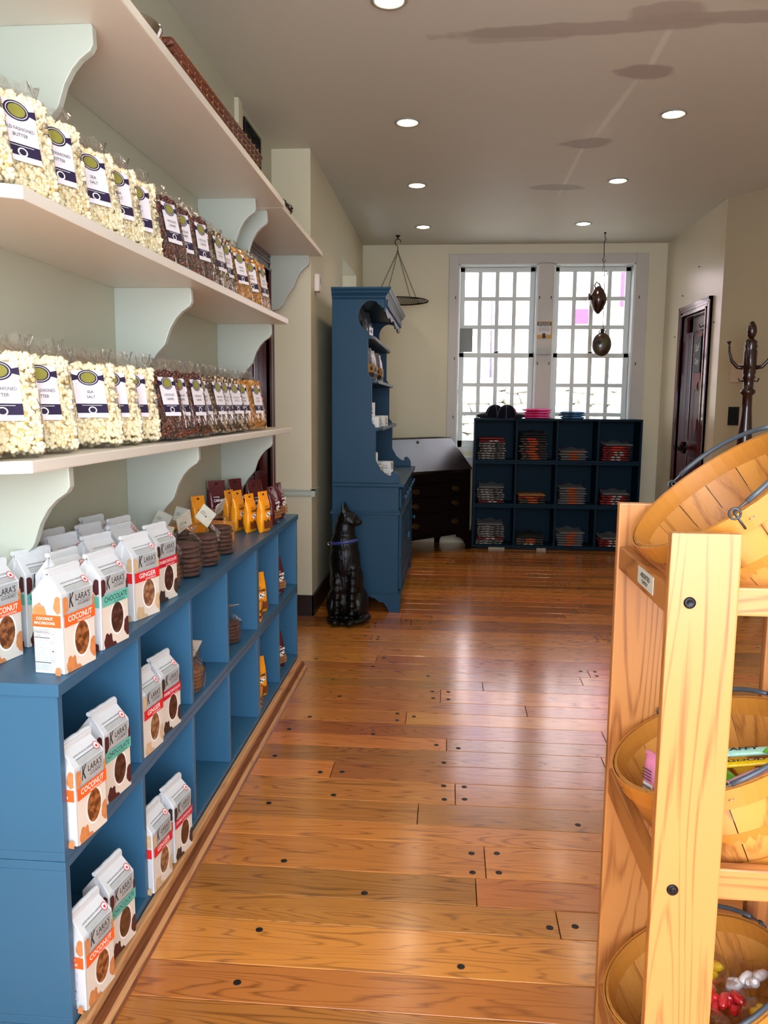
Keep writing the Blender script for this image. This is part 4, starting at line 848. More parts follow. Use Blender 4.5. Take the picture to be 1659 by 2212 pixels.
# ------------------------------------------------------------------ things lying on the top shelf
WICK = mat('brown_wicker', '#5B2A14', rough=0.55, var=0.45, vs=70, bump=0.8, bs=60); BAND = mat('straw_binding', '#A9793A', rough=0.6, var=0.2, vs=50)
def tray(x, y0, y1, z, w, h, label):
    t = thing('wicker_tray', label, 'basket', (x, (y0 + y1) / 2, z), group='flat wicker trays on the top shelf'); l = (y1 - y0) / 2
    m = MB()
    for k in range(5):
        zz = 0.006 + k * h / 5; s_ = 1 + 0.02 * k
        m.tube([(-w * s_, -l * s_, zz), (w * s_, -l * s_, zz), (w * s_, l * s_, zz), (-w * s_, l * s_, zz)], h / 8.5, 6, closed=True)
    m.box(-w, w, -l, l, 0.0, 0.006); m.build('woven_side', WICK, t)
    n = 16
    for k in range(n):
        y = -l + 2 * l * (k + .5) / n
        MB().tube([(w * 1.03 + 0.0, y, 0.003), (w * 1.12, y + 0.004, h * .5), (w * 1.14, y + 0.008, h + 0.002), (w * 0.96, y + 0.01, h + 0.003)], 0.0028, 5).build('binding', BAND, t)
    for k in range(4): MB().tube([(-w + 2 * w * (k + .5) / 4, -l * 1.03, 0.003), (-w + 2 * w * (k + .5) / 4, -l * 1.09, h)], 0.0028, 5).build('binding', BAND, t)
    return t
ZT = 2.0862
tray(-0.800, 2.13, 3.02, ZT, 0.075, 0.080, 'long brown wicker tray along the edge of the highest shelf')
t = tray(-0.900, 1.25, 1.62, ZT, 0.09, 0.12, 'small brown wicker basket on the highest shelf cut by the top of the picture'); t.location.x = -0.765
b_ = MB(); rows = []
for r, z in ((0.03, 0.0), (0.055, 0.006), (0.078, 0.03), (0.088, 0.06), (0.092, 0.062), (0.090, 0.059), (0.076, 0.032), (0.054, 0.010), (0.001, 0.006)): rows.append((r, z))
o = b_.lathe(rows, 28, caps=False).build('metal_bowl', mat('polished_steel', '#B9B8B4', rough=0.18, metal=1.0, var=0.05)); o.location = (-0.80, 1.995, ZT); meta(o, 'shiny steel bowl on the highest shelf beside the long wicker tray', 'bowl')
pc = thing('pine_cone_garland', 'small dark cluster of pine cones on the shelf extension', 'garland', (-0.735, 3.60, 2.0862))
for k in range(5):
    m = MB(); rk = random.Random(k)
    for q in range(5):
        for a in range(7): 
            an = a * 2 * PI / 7 + q * .4; r = 0.013 * math.sin((q + 1) / 6 * PI) + 0.004; c = Vector((r * math.cos(an), r * math.sin(an), q * 0.006)); d = Vector((math.cos(an), math.sin(an), 0.5)) * 0.006; s_ = Vector((-math.sin(an), math.cos(an), 0)) * 0.004
            m.add([c - s_, c + s_, c + d + s_ * .6, c + d - s_ * .6, c + d * .5 + Vector((0, 0, 0.003))], [(0, 1, 4), (1, 2, 4), (2, 3, 4), (3, 0, 4)])
    m.tube([(0, 0, 0), (0, 0, 0.032)], 0.005, 6); c = m.build('pine_cone', mat('pine_cone_brown', '#2E1B12', rough=0.8), pc, fix=False); c.location = (0.004 * (-1) ** k, -0.09 + k * 0.035, 0.008); c.rotation_euler = (1.3, 0, k)
# ================================================================== hutch
DBLUE = mat('hutch_blue_paint', '#22455E', spec=0.15, rough=0.4, var=0.06, vs=4, bump=0.05, bs=30)
HY0, HY1 = 4.74, 6.17
hu = thing('hutch', 'tall blue painted hutch with scalloped open shelves, drawers and doors against the left wall', 'hutch', (-0.50, 5.45, 0))
hc = hu.location
class HB(MB):
    def wb(s, x0, x1, y0, y1, z0, z1, mi=0): return s.box(x0 - hc.x, x1 - hc.x, y0 - hc.y, y1 - hc.y, z0, z1, mi)
    def wp(s, pts, y0, y1): return s.prism([(x - hc.x, z) for x, z in pts], 'Y', y0 - hc.y, y1 - hc.y)
circ_ = [(-0.468 + 0.076 * math.cos(a) * 1.0, 1.767 + 0.088 * math.sin(a)) for a in [math.radians(d) for d in range(262, 88, -12)]]
prof = [(-0.70, 0.787), (-0.296, 0.787), (-0.292, 0.800), (-0.296, 0.828), (-0.308, 0.850), (-0.323, 0.861), (-0.338, 0.858), (-0.347, 0.848), (-0.342, 0.838), (-0.352, 0.832), (-0.368, 0.838), (-0.385, 0.850), (-0.398, 0.862), (-0.408, 0.868), (-0.414, 0.885), (-0.430, 0.912), (-0.438, 0.930),
        (-0.438, 1.112), (-0.446, 1.132), (-0.460, 1.146), (-0.463, 1.160), (-0.463, 1.375), (-0.465, 1.405), (-0.478, 1.425), (-0.486, 1.442), (-0.487, 1.668)] + circ_ + [(-0.440, 1.848), (-0.428, 1.833), (-0.415, 1.826), (-0.405, 1.812), (-0.392, 1.815), (-0.392, 1.865), (-0.70, 1.865)]
for a, b_ in ((HY0, HY0 + 0.02), (HY1 - 0.05, HY1 - 0.03)): HB().wp(prof, a, b_).build('upper_side_panel', DBLUE, hu, bevel=0.002)
HB().wb(-0.70, -0.69, HY0 + 0.02, HY1 - 0.05, 0.787, 1.865).build('back_board', DBLUE, hu)
for z, xa, xb in ((1.638, -0.470, -0.452), (1.380, -0.450, -0.430), (1.096, -0.426, -0.402)):
    HB().prism([(x - hc.x, y - hc.y) for x, y in [(-0.69, HY0 + 0.02), (xa, HY0 + 0.02), (xb, HY0 + 0.09), (xb, HY1 - 0.12), (xa, HY1 - 0.05), (-0.69, HY1 - 0.05)]], 'Z', z, z + 0.02).build('shelf_board', DBLUE, hu, bevel=0.004)
cn = HB()
def fr_(z0, z1, o0, o1):
    def ring(o, z): return [(-0.70 - hc.x, HY0 - o - hc.y, z), (-0.392 + o - hc.x, HY0 - o - hc.y, z), (-0.392 + o - hc.x, HY1 - 0.03 + o - hc.y, z), (-0.70 - hc.x, HY1 - 0.03 + o - hc.y, z)]
    cn.add(ring(o0, z0) + ring(o1, z1), [(3, 2, 1, 0), (4, 5, 6, 7), (0, 1, 5, 4), (1, 2, 6, 5), (2, 3, 7, 6), (3, 0, 4, 7)])
for q in ((1.8652, 1.872, 0.004, 0.008), (1.872, 1.880, 0.010, 0.010), (1.880, 1.898, 0.011, 0.026), (1.898, 1.904, 0.030, 0.030), (1.904, 1.918, 0.030, 0.038), (1.918, 1.927, 0.041, 0.041)): fr_(*q)
cn.build('cornice', DBLUE, hu)
fz = HB().wb(-0.398, -0.384, HY0 + 0.0202, HY1 - 0.0505, 1.835, 1.865)
n = 40; L0, L1 = HY0 + 0.0202, HY1 - 0.0505; pts = [(L0 - hc.y, 1.834)]
for i in range(n + 1):
    u = i / n; pts.append((L0 + (L1 - L0) * u - hc.y, 1.795 - 0.020 * abs(math.sin(u * PI * 4)) + (0.015 if 0.35 < u < 0.65 else 0)))
pts.append((L1 - hc.y, 1.834)); fz.prism(pts, 'X', -0.396 - hc.x, -0.386 - hc.x); fz.build('valance', DBLUE, hu)
ds = HB()
for k in range(26): y = HY0 + 0.03 + k * 0.052; ds.wb(-0.384, -0.374, y, y + 0.026, 1.825, 1.8645)
d_ = ds.build('dentil_strip', DBLUE, hu); d_['kind'] = 'stuff'
HB().wb(-0.70, -0.262, HY0 - 0.02, HY1 + 0.02, 0.765, 0.7868).build('counter_top', DBLUE, hu, bevel=0.006)
HB().wb(-0.70, -0.297, HY0, HY1, 0.112, 0.7645).build('base_carcass', DBLUE, hu, bevel=0.002)
HB().wb(-0.712, -0.284, HY0 - 0.012, HY1 + 0.012, 0.598, 0.612).wb(-0.708, -0.289, HY0 - 0.007, HY1 + 0.007, 0.612, 0.620).build('waist_moulding', DBLUE, hu, bevel=0.002)
HB().wb(-0.712, -0.278, HY0 - 0.014, HY1 + 0.014, 0.094, 0.104).wb(-0.708, -0.286, HY0 - 0.008, HY1 + 0.008, 0.104, 0.112).build('base_moulding', DBLUE, hu, bevel=0.002)
foot = [(-0.282, 0.0), (-0.349, 0.0), (-0.355, 0.010), (-0.360, 0.022), (-0.368, 0.035), (-0.378, 0.050), (-0.388, 0.060), (-0.400, 0.058), (-0.415, 0.064), (-0.428, 0.076), (-0.445, 0.086), (-0.461, 0.088), (-0.461, 0.094), (-0.282, 0.094)]
for a, b_ in ((HY0 - 0.010, HY0 + 0.012), (HY1 - 0.012, HY1 + 0.010)):
    HB().wp(foot, a, b_).build('foot', DBLUE, hu, bevel=0.002)
    HB().wp([(-0.992 - x, z) for x, z in foot], a, b_).build('foot', DBLUE, hu, bevel=0.002)
for s_, y0 in ((1, HY0 + 0.012), (-1, HY1 - 0.012)):
    HB().prism([(y0 + s_ * (-0.282 - x) - hc.y, z) for x, z in foot], 'X', -0.303 - hc.x, -0.283 - hc.x).build('foot', DBLUE, hu, bevel=0.002)
KN_ = mat('blue_knob', '#27506C', rough=0.25)
def knob(par, p): return MB().lathe([(0.006, 0), (0.006, 0.010), (0.015, 0.016), (0.016, 0.022), (0.010, 0.028), (0.001, 0.029)], 14, 0, p, 'X').build('knob', KN_, par)
for i in range(3):
    a = HY0 + 0.05 + i * 0.452; b_ = a + 0.425
    d_ = HB().wb(-0.2968, -0.283, a, b_, 0.632, 0.752).build('drawer', DBLUE, hu, bevel=0.004)
    knob(d_, (-0.283 - hc.x, a + 0.1 - hc.y, 0.69)); knob(d_, (-0.283 - hc.x, b_ - 0.1 - hc.y, 0.69))
    d_ = HB().wb(-0.2968, -0.286, a, b_, 0.130, 0.585).wb(-0.286, -0.280, a, a + 0.055, 0.130, 0.585).wb(-0.286, -0.280, b_ - 0.055, b_, 0.130, 0.585).wb(-0.286, -0.280, a + .055, b_ - .055, 0.130, 0.19).wb(-0.286, -0.280, a + .055, b_ - .055, 0.525, 0.585).build('door', DBLUE, hu, bevel=0.002)
    HB().wb(-0.2858, -0.281, a + 0.075, b_ - 0.075, 0.21, 0.505).build('panel', DBLUE, d_, bevel=0.003); knob(d_, (-0.280 - hc.x, (b_ if i != 1 else a) - hc.y - 0.028 * (1 if i != 1 else -1), 0.40))

SILV = mat('silver_foil', '#8F9296', rough=0.25, metal=0.7, var=0.2, vs=30, bump=0.5, bs=30); GOLDL = mat('gold_label', '#9A7430', rough=0.4); DARKL = mat('dark_label', '#141414', rough=0.4)
def foil_pack(x, y, z, rz, label, lab, h=0.19, w=0.042):
    t = thing('coffee_pouch', label, 'coffee pouch', (x, y, z), rz, 'foil pouches on the hutch shelves'); rows = []
    for hx, hy, zz in ((w * .9, 0.024, 0.0), (w, 0.028, 0.01), (w, 0.028, h * .45), (w, 0.016, h * .75), (w * .98, 0.003, h * .9), (w * .98, 0.002, h)): rows.append(superloop(hx, hy, zz, 24, 0.5, 0.015, zz * 30))
    m = MB(); m.grid(rows, wrap=True); m.add(rows[0], [list(range(23, -1, -1))]); m.add(rows[-1], [list(range(24))]); m.build('foil', SILV, t)
    p = Print(); p.face((0, -0.028, 0), (1, 0, 0), (0, 0, 1), 0.0012); p.rect(-w * .8, w * .8, 0.02, h * .5, 0); p.rect(-w * .8, w * .8, 0.02, 0.045, 1); p.ell(0, h * .36, 0.014, 0.012, 1); p.build('label', [lab, DARKL], t, fix=False)
for i, (y, r, l) in enumerate(((4.86, 1.0, DARKL), (5.02, 1.2, DARKL), (5.30, 1.3, SILV))): foil_pack(-0.575 + 0.012 * i, y, 1.6585, r, 'silver foil pouch on the top hutch shelf, %s from the near end' % ORD[i], l)
for i, (y, r, l) in enumerate(((4.83, 1.1, GOLDL), (5.06, 1.2, SILV), (5.30, 0.9, GOLDL), (5.52, 1.2, GOLDL))): foil_pack(-0.500, y, 1.4005, r, 'foil pouch with a coloured label on the middle hutch shelf, %s from the near end' % ORD[i], l)
WBX = mat('white_carton', '#D9DAD6', rough=0.5, var=0.04, vs=20)
def wbox(x, y, z, d, rz, label, txt='TEA', lid=True):
    t = thing('gift_box', label, 'box', (x, y, z), rz, 'small white boxes on the hutch')
    MB().box(-d[0] / 2, d[0] / 2, -d[1] / 2, d[1] / 2, 0, d[2]).build('carton', WBX, t, bevel=0.002)
    p = Print()
    for O, U in (((0, -d[1] / 2, d[2] / 2), (1, 0, 0)), ((d[0] / 2, 0, d[2] / 2), (0, 1, 0))):
        w = d[0] if O[0] == 0 else d[1]; p.face(O, U, (0, 0, 1), 0.001); p.ring(-w * .2, d[2] * .08, d[2] * .2, d[2] * .2, d[2] * .04, 0, 16); p.text('Cork', w * .12, d[2] * .06, w * .3, d[2] * .22, 0, 0, 0.3); p.rect(-w * .3, w * .3, -d[2] * .28, -d[2] * .22, 0)
    p.build('printing', [INK], t, fix=False)
z3 = 1.1165
wbox(-0.495, 4.93, z3, (0.13, 0.16, 0.065), 0.0, 'white box at the near end of the lower hutch shelf')
wbox(-0.455, 5.20, z3, (0.09, 0.09, 0.068), -0.15, 'white box with a script logo further along the lower hutch shelf')
wbox(-0.495, 4.93, z3 + 0.0655, (0.06, 0.05, 0.085), 0.3, 'small upright white box standing on the box on the lower hutch shelf')
z4 = 0.7872
wbox(-0.47, 4.90, z4, (0.12, 0.16, 0.05), 0.0, 'bottom white box at the near end of the hutch counter')
wbox(-0.475, 4.905, z4 + 0.0505, (0.12, 0.15, 0.045), -0.1, 'white box lying on the lowest box on the hutch counter')
wbox(-0.485, 4.91, z4 + 0.096, (0.085, 0.08, 0.08), 0.15, 'white carton with a round logo on top of the pile on the hutch counter')
wbox(-0.415, 5.12, z4, (0.11, 0.12, 0.055), 0.1, 'white box beside the pile on the hutch counter')
wbox(-0.415, 5.12, z4 + 0.0555, (0.10, 0.10, 0.05), -0.1, 'white box with a dark round print stacked beside the pile on the hutch counter')

# ================================================================== slant front desk in the corner
DW = wood('black_brown_mahogany', '#050303', '#0E0706', rough=0.45, axis='X', rnd=0.0, spec=0.08); DWL = wood('polished_lid_mahogany', '#080404', '#160B08', rough=0.3, axis='X', rnd=0.0, spec=0.5, coat=0.6, crough=0.3); BRASS = mat('aged_brass', '#5A4A2C', rough=0.4, metal=0.9)
dk = thing('slant_front_desk', 'dark mahogany slant-front desk standing across the far left corner', 'desk', (-0.115, 6.66, 0), math.atan2(0.735, 0.678))
hw = 0.45
sp = [(0.0, 0.165), (0.0, 0.700), (0.255, 0.955), (0.42, 0.955), (0.42, 0.165)]
for x in (-hw, hw - 0.02): MB().prism(sp, 'X', x, x + 0.02).build('side_panel', DW, dk, bevel=0.002)
MB().box(-hw + .02, hw - .02, 0.012, 0.42, 0.165, 0.69).build('carcass', DW, dk)
MB().box(-hw - 0.006, hw + 0.006, 0.245, 0.425, 0.9552, 0.972).build('top_board', DW, dk, bevel=0.003)
a = math.atan2(0.255, 0.255); lid = MB().box(-hw + 0.002, hw - 0.002, 0, 0.362, 0.0, 0.016)
lid.v = [(v[0], -0.012 + v[1] * math.cos(a) - v[2] * math.sin(a) * 0.6, 0.702 + v[1] * math.sin(a) + v[2] * math.cos(a)) for v in lid.v]
lo = lid.build('slant_lid', DWL, dk, bevel=0.003)
e_ = MB().lathe([(0.012, 0), (0.012, 0.002), (0.001, 0.002)], 12); kk = e_.build('keyhole_plate', BRASS, dk); kk.location = (0.0, 0.225 - 0.02, 0.945); kk.rotation_euler = (math.radians(45), 0, 0)
MB().box(-hw - 0.012, hw + 0.012, -0.014, 0.42, 0.148, 0.165).build('base_moulding', DW, dk, bevel=0.004)
for s_ in (-1, 1):
    ft = [(0, 0), (s_ * 0.05, 0), (s_ * 0.055, 0.04), (s_ * 0.09, 0.085), (s_ * 0.13, 0.11), (s_ * 0.18, 0.125), (s_ * 0.18, 0.148), (0, 0.148)]
    MB().prism([(-s_ * (hw + 0.01) + x, z) for x, z in ft], 'Y', -0.012, 0.008).build('foot', DW, dk, bevel=0.002)
    MB().prism([(0.42 - abs(x), z) for x, z in ft], 'X', *sorted((-s_ * (hw + 0.01), -s_ * (hw - 0.01)))).build('foot', DW, dk, bevel=0.002)
for i, (z0, z1) in enumerate(((0.175, 0.355), (0.365, 0.490), (0.500, 0.600), (0.612, 0.690))):
    d_ = MB().box(-hw + 0.03, hw - 0.03, -0.006, 0.0118, z0, z1).build('drawer', DW, dk, bevel=0.004)
    if i < 3:
        for x in (-0.24, 0.24):
            zc_ = (z0 + z1) / 2
            b_ = MB().tube([(x - 0.034, -0.010, zc_ + 0.008), (x - 0.034, -0.022, zc_ + 0.006), (x - 0.024, -0.026, zc_ - 0.012), (x, -0.027, zc_ - 0.018), (x + 0.024, -0.026, zc_ - 0.012), (x + 0.034, -0.022, zc_ + 0.006), (x + 0.034, -0.010, zc_ + 0.008)], 0.003, 6)
            b_.prism([(x - 0.045, zc_), (x - 0.03, zc_ + 0.018), (x, zc_ + 0.022), (x + 0.03, zc_ + 0.018), (x + 0.045, zc_), (x + 0.02, zc_ - 0.014), (x - 0.02, zc_ - 0.014)], 'Y', -0.0095, -0.0062); b_.build('bail_pull', BRASS, d_)

# ================================================================== shirt cubbies under the window
NAVY = mat('navy_cubby_paint', '#0C2330', spec=0.06, rough=0.5, var=0.08, vs=4)
xs_ = [0.222, 0.578, 0.925, 1.272, 1.628]; CY0, CY1 = 6.97, 7.235
def cubb(z0, z1, label):
    t = thing('cubby_shelf', label, 'shelf unit', (0.925, CY1, z0), group='navy cubby units under the back window'); c = t.location; T = 0.018
    def bx(nm, a0, a1, b0, b1, c0, c1): return MB().box(a0 - c.x, a1 - c.x, b0 - c.y, b1 - c.y, c0 - c.z, c1 - c.z).build(nm, NAVY, t, bevel=0.0015)
    e0, e1 = xs_[0] - T / 2, xs_[-1] + T / 2
    bx('back_panel', e0, e1, CY1 - 0.006, CY1, z0 + T, z1 - T); bx('bottom_board', e0, e1, CY0, CY1, z0, z0 + T); bx('top_board', e0, e1, CY0, CY1, z1 - T, z1)
    for i, x in enumerate(xs_): bx('side_panel' if i in (0, 4) else 'divider', x - T / 2, x + T / 2, CY0 + 0.001, CY1 - 0.006, z0 + T, z1 - T)
cubb(0.022, 0.390, 'bottom navy four-bay cubby unit under the back window'); cubb(0.391, 0.772, 'middle navy four-bay cubby unit under the back window'); cubb(0.773, 1.147, 'top navy four-bay cubby unit under the back window, caps and shirts on it')
struct(MB().box(0.25, 1.60, 7.03, 7.22, 0, 0.0215).build('trim_7', mat('dark_plinth', '#1A1512', rough=0.8)))
struct(MB().box(0.36, 0.50, 6.985, 7.02, 0, 0.021).box(0.78, 0.86, 6.985, 7.02, 0, 0.021).build('trim_6', mat('pale_shim', '#A89E8A', rough=0.7)))

def shirt_mesh(seed, hump):
    rn = random.Random(seed); nx, ny = 15, 12; w, d, h = 0.112, 0.105, 0.0205; top = []; 
    def P(u, v, s_):
        x = u * w; y = v * d; e = max(abs(u), abs(v)) ** 10
        z = h / 2 + s_ * (h / 2) * (1 - 0.55 * e) + 0.002 * mnoise.noise(Vector((u * 3 + seed, v * 3, s_ * 2)))
        if s_ > 0 and hump: z += 0.030 * max(0, v) ** 1.5 * (0.7 + 0.3 * math.cos(u * 5)) * hump
        return (x + 0.004 * mnoise.noise(Vector((v * 4, seed, s_))), y + 0.004 * mnoise.noise(Vector((u * 4, seed, s_ + 3))), max(z, 0.0003))
    m = MB()
    T_ = [[P(-1 + 2 * i / nx, -1 + 2 * j / ny, 1) for i in range(nx + 1)] for j in range(ny + 1)]; B_ = [[P(-1 + 2 * i / nx, -1 + 2 * j / ny, -1) for i in range(nx + 1)] for j in range(ny + 1)]
    m.grid(T_); m.grid(B_)
    per = lambda G: [G[0][i] for i in range(nx)] + [G[j][nx] for j in range(ny)] + [G[ny][i] for i in range(nx, 0, -1)] + [G[j][0] for j in range(ny, 0, -1)]
    pt, pb = per(T_), per(B_); mid = [((a[0] + b[0]) / 2 * 1.035, (a[1] + b[1]) / 2 * 1.035, (a[2] + b[2]) / 2) for a, b in zip(pt, pb)]
    m.grid([pb, mid, pt], wrap=True); return m
def pat(name, c1, c2, vs, st=(1, 1, 1.6)): return mat(name, c1, rough=0.85, vs=vs, col2=c2, stretch=st)
SH = {'bw': pat('black_white_cotton', '#101116', '#A8A5A2', 42, (0.7, 1, 2.2)), 'red': mat('dark_red_cotton', '#6B1218', rough=0.9, var=0.3, vs=20), 'gry': mat('grey_cotton', '#595C60', rough=0.9, var=0.2, vs=12), 'blk': mat('black_cotton', '#0E0E12', rough=0.9),
      'dko': pat('black_cotton_print', '#120D0F', '#5A4D45', 40), 'rw': pat('red_white_cotton', '#A3170F', '#1A1416', 30), 'tan': mat('tan_cotton', '#8A5D2C', rough=0.9, var=0.15, vs=12), 'pnk': pat('pink_cotton', '#D2226C', '#E0559E', 12), 'blu': pat('sky_blue_cotton', '#1D3C58', '#4E88BC', 10)}
PR = {'o': mat('orange_shirt_print', '#9A4212', rough=0.9, var=0.6, vs=60), 'w': pat('white_shirt_print', '#B8B3AC', '#3A2A2C', 60), 'r': mat('red_shirt_print', '#B8281A', rough=0.8, var=0.4, vs=50)}
SMM = {}
def shirt(x, y, z, st, pr, label, hump=0, grp='folded shirts in the navy cubbies', sc=1.0):
    k = (st, random.randint(0, 1), hump)
    if k not in SMM: SMM[k] = shirt_mesh(hash(k[1]) % 7 + 3 * bool(hump), hump).mesh('folded_body', SH[st])
    t = thing('folded_shirt', label, 'shirt', (x, y, z), random.uniform(-0.10, 0.10), grp); t.scale = (sc * random.uniform(.94, 1.03), sc, 1)
    put('folded_body', SMM[k], t)
    if pr:
        kp = 'p' + pr
        if kp not in SMM:
            m = MB(); rows = []
            for (dy, zz) in ((-0.1035, 0.0175), (-0.1085, 0.015), (-0.1105, 0.010), (-0.1085, 0.0055)): rows.append([(-0.04 + 0.08 * i / 8, dy + 0.0008 * math.sin(i), zz) for i in range(9)])
            m.grid(rows); SMM[kp] = m.mesh('print', PR[pr])
        q = put('print', SMM[kp], t); q.location.x = random.uniform(-0.012, 0.012)
bays = [0.40, 0.752, 1.098, 1.45]
stacks = {(0, 0): [('bw', 0)] * 7 + [('red', 'w'), ('red', 0)], (0, 1): [('dko', 'o')] * 8 + [('dko', 'r'), ('blk', 0), ('blk', 0)], (0, 2): [('gry', 'o')] * 4, (0, 3): [('rw', 'w')] * 4 + [('rw', 'r')] * 2 + [('gry', 0)],
          (1, 0): [('red', 'w')] + [('bw', 0)] * 5 + [('gry', 0)], (1, 1): [('dko', 'o'), ('dko', 'o'), ('rw', 'o'), ('tan', 0)], (1, 2): [('gry', 'o')] * 7, (1, 3): [('rw', 'w')] * 4 + [('gry', 0)],
          (2, 0): [('bw', 0)] * 2 + [('red', 'w')] + [('bw', 0)] * 5 + [('gry', 0)], (2, 1): [('dko', 'w'), ('dko', 'o'), ('dko', 'o'), ('blk', 0)], (2, 2): [('gry', 'o')] * 6, (2, 3): [('rw', 'w')] * 3 + [('gry', 0)]}
RWN = ('top', 'middle', 'bottom'); CWN = ('first', 'second', 'third', 'fourth'); fl = (0.7912, 0.4092, 0.0402)
CN = {'bw': 'black-and-white', 'red': 'dark red', 'gry': 'grey', 'blk': 'black', 'dko': 'dark printed', 'rw': 'red-and-black', 'tan': 'tan', 'pnk': 'pink', 'blu': 'sky blue'}
random.seed(11)
for (r, c), st in stacks.items():
    for i, (s_, p) in enumerate(st):
        last = i == len(st) - 1
        shirt(bays[c] - 0.03 + random.uniform(-.007, .007) + (0.02 if c == 3 else 0), 7.09 + random.uniform(-.003, .003), fl[r] + i * 0.0212, s_, p, '%s folded shirt, %s up in the %s bay of the %s row' % (CN[s_], ORD[i], CWN[c], RWN[r]), 1 if last and s_ in ('gry', 'blk') else 0)
for i in range(4): shirt(0.755 + 0.004 * (-1) ** i, 7.09, 1.1475 + i * 0.0210, 'pnk', 0, 'pink folded shirt on top of the navy cubbies, %s from the bottom' % ORD[i], 0, 'pink and blue shirts on the navy cubbies', 1.0)
for i in range(3): shirt(1.055 + 0.004 * (-1) ** i, 7.09, 1.1475 + i * 0.0210, 'blu', 0, 'sky blue folded shirt on top of the navy cubbies, %s from the bottom' % ORD[i], 0, 'pink and blue shirts on the navy cubbies', 0.85)
def capp(x, y, z, rz, label, logo):
    t = thing('baseball_cap', label, 'cap', (x, y, z), rz, 'caps on the navy cubbies'); CAPM = mat('navy_cap_cloth', '#0A0C16', spec=0.1, rough=0.85, var=0.2, vs=30, bump=0.2)
    rows = []
    for k in range(10):
        a = k / 9 * PI / 2; rows.append([(0.088 * math.cos(a) ** 0.8 * math.cos(b), 0.078 * math.cos(a) ** 0.8 * math.sin(b), 0.115 * math.sin(a) + 0.002) for b in [2 * PI * q / 28 for q in range(28)]])
    m = MB(); m.grid(rows, wrap=True); m.build('crown', CAPM, t)
    m = MB(); T_ = []
    for r in (0.0, 0.25, 0.5, 0.75, 1.0):
        T_.append([((0.080 + 0.082 * r * math.cos(b)) * (math.cos(b * .5)), 0.074 * math.sin(b) * (1 + .1 * r), 0.040 - 0.034 * abs(math.sin(b)) ** 1.5 - 0.016 * r * r + 0.002) for b in [(-.5 + q / 14) * PI * .93 for q in range(15)]])
    m.grid(T_); m.grid([[(x_, y_, z_ - 0.003) for x_, y_, z_ in row] for row in T_]); m.build('brim', CAPM, t)
    m = MB().lathe([(0.006, 0), (0.005, 0.004), (0.001, 0.005)], 10, 0, (0, 0, 0.1155)); 
    m.build('button', CAPM, t)
    st = MB()
    for b in (0.55, 1.6, 2.6, -0.55, -1.6, -2.6): st.tube([(0.0895 * math.cos(a) ** 0.8 * math.cos(b), 0.0795 * math.cos(a) ** 0.8 * math.sin(b), 0.1165 * math.sin(a) + 0.002) for a in [k / 8 * PI / 2 * .97 for k in range(9)]], 0.0009, 4)
    q = st.build('stitching', mat('pale_stitching', '#8C93A0', rough=0.8), t); q['kind'] = 'stuff'
    if logo:
        p = Print(); p.face((0.079, -0.012, 0.055), (0.35, 1, 0), (-0.35, 0, 1), 0.004); p.text('CORKS', 0, 0.014, 0.075, 0.018, 0, 0.05); p.text('STORE', 0, -0.006, 0.06, 0.012, 0, 0.05); p.ell(0.0, -0.02, 0.012, 0.006, 1, 10, 0.4)
        p.build('embroidery', [mat('red_thread', '#C2243A', rough=0.8), WHITEI], t, fix=False)
capp(0.395, 7.145, 1.1472, PI + 0.12, 'plain navy baseball cap at left, brim to the left, behind the cap with red lettering', False)
capp(0.492, 7.025, 1.1472, -0.12, 'navy baseball cap with red embroidered lettering, brim to the right', True)
# ================================================================== black cat statue
def blobmesh(name, ells, caps, vox, m_, smooth_it=6):
    bm = bmesh.new()
    for c, r, rot in ells:
        M = Matrix.Translation(c) @ rot.to_4x4() @ Matrix.Diagonal((*r, 1)); bmesh.ops.create_icosphere(bm, subdivisions=3, radius=1, matrix=M)
    for a, b2, r0, r1 in caps:
        a, b2 = Vector(a), Vector(b2); n = 7
        for k in range(n + 1):
            u = k / n; bmesh.ops.create_icosphere(bm, subdivisions=2, radius=r0 + (r1 - r0) * u, matrix=Matrix.Translation(a.lerp(b2, u)))
    me = bpy.data.meshes.new(name); bm.to_mesh(me); bm.free(); o = bpy.data.objects.new(name, me); COL.objects.link(o)
    r = o.modifiers.new('r', 'REMESH'); r.mode = 'VOXEL'; r.voxel_size = vox; s = o.modifiers.new('s', 'SMOOTH'); s.iterations = smooth_it; s.factor = 0.5
    me2 = bpy.data.meshes.new_from_object(o.evaluated_get(bpy.context.evaluated_depsgraph_get())); bpy.data.objects.remove(o); me2.name = name; me2.materials.clear(); me2.materials.append(m_)
    me2.polygons.foreach_set('use_smooth', [True] * len(me2.polygons)); return me2
I3 = Matrix.Identity(3); Rx = lambda a: Matrix.Rotation(a, 3, 'X'); Ry = lambda a: Matrix.Rotation(a, 3, 'Y')
CATM = mat('black_carved_gloss', '#060607', spec=0.22, rough=0.33, var=0.3, vs=12, bump=0.5, bs=90, stretch=(1, 1, 0.35), coat=0.06)
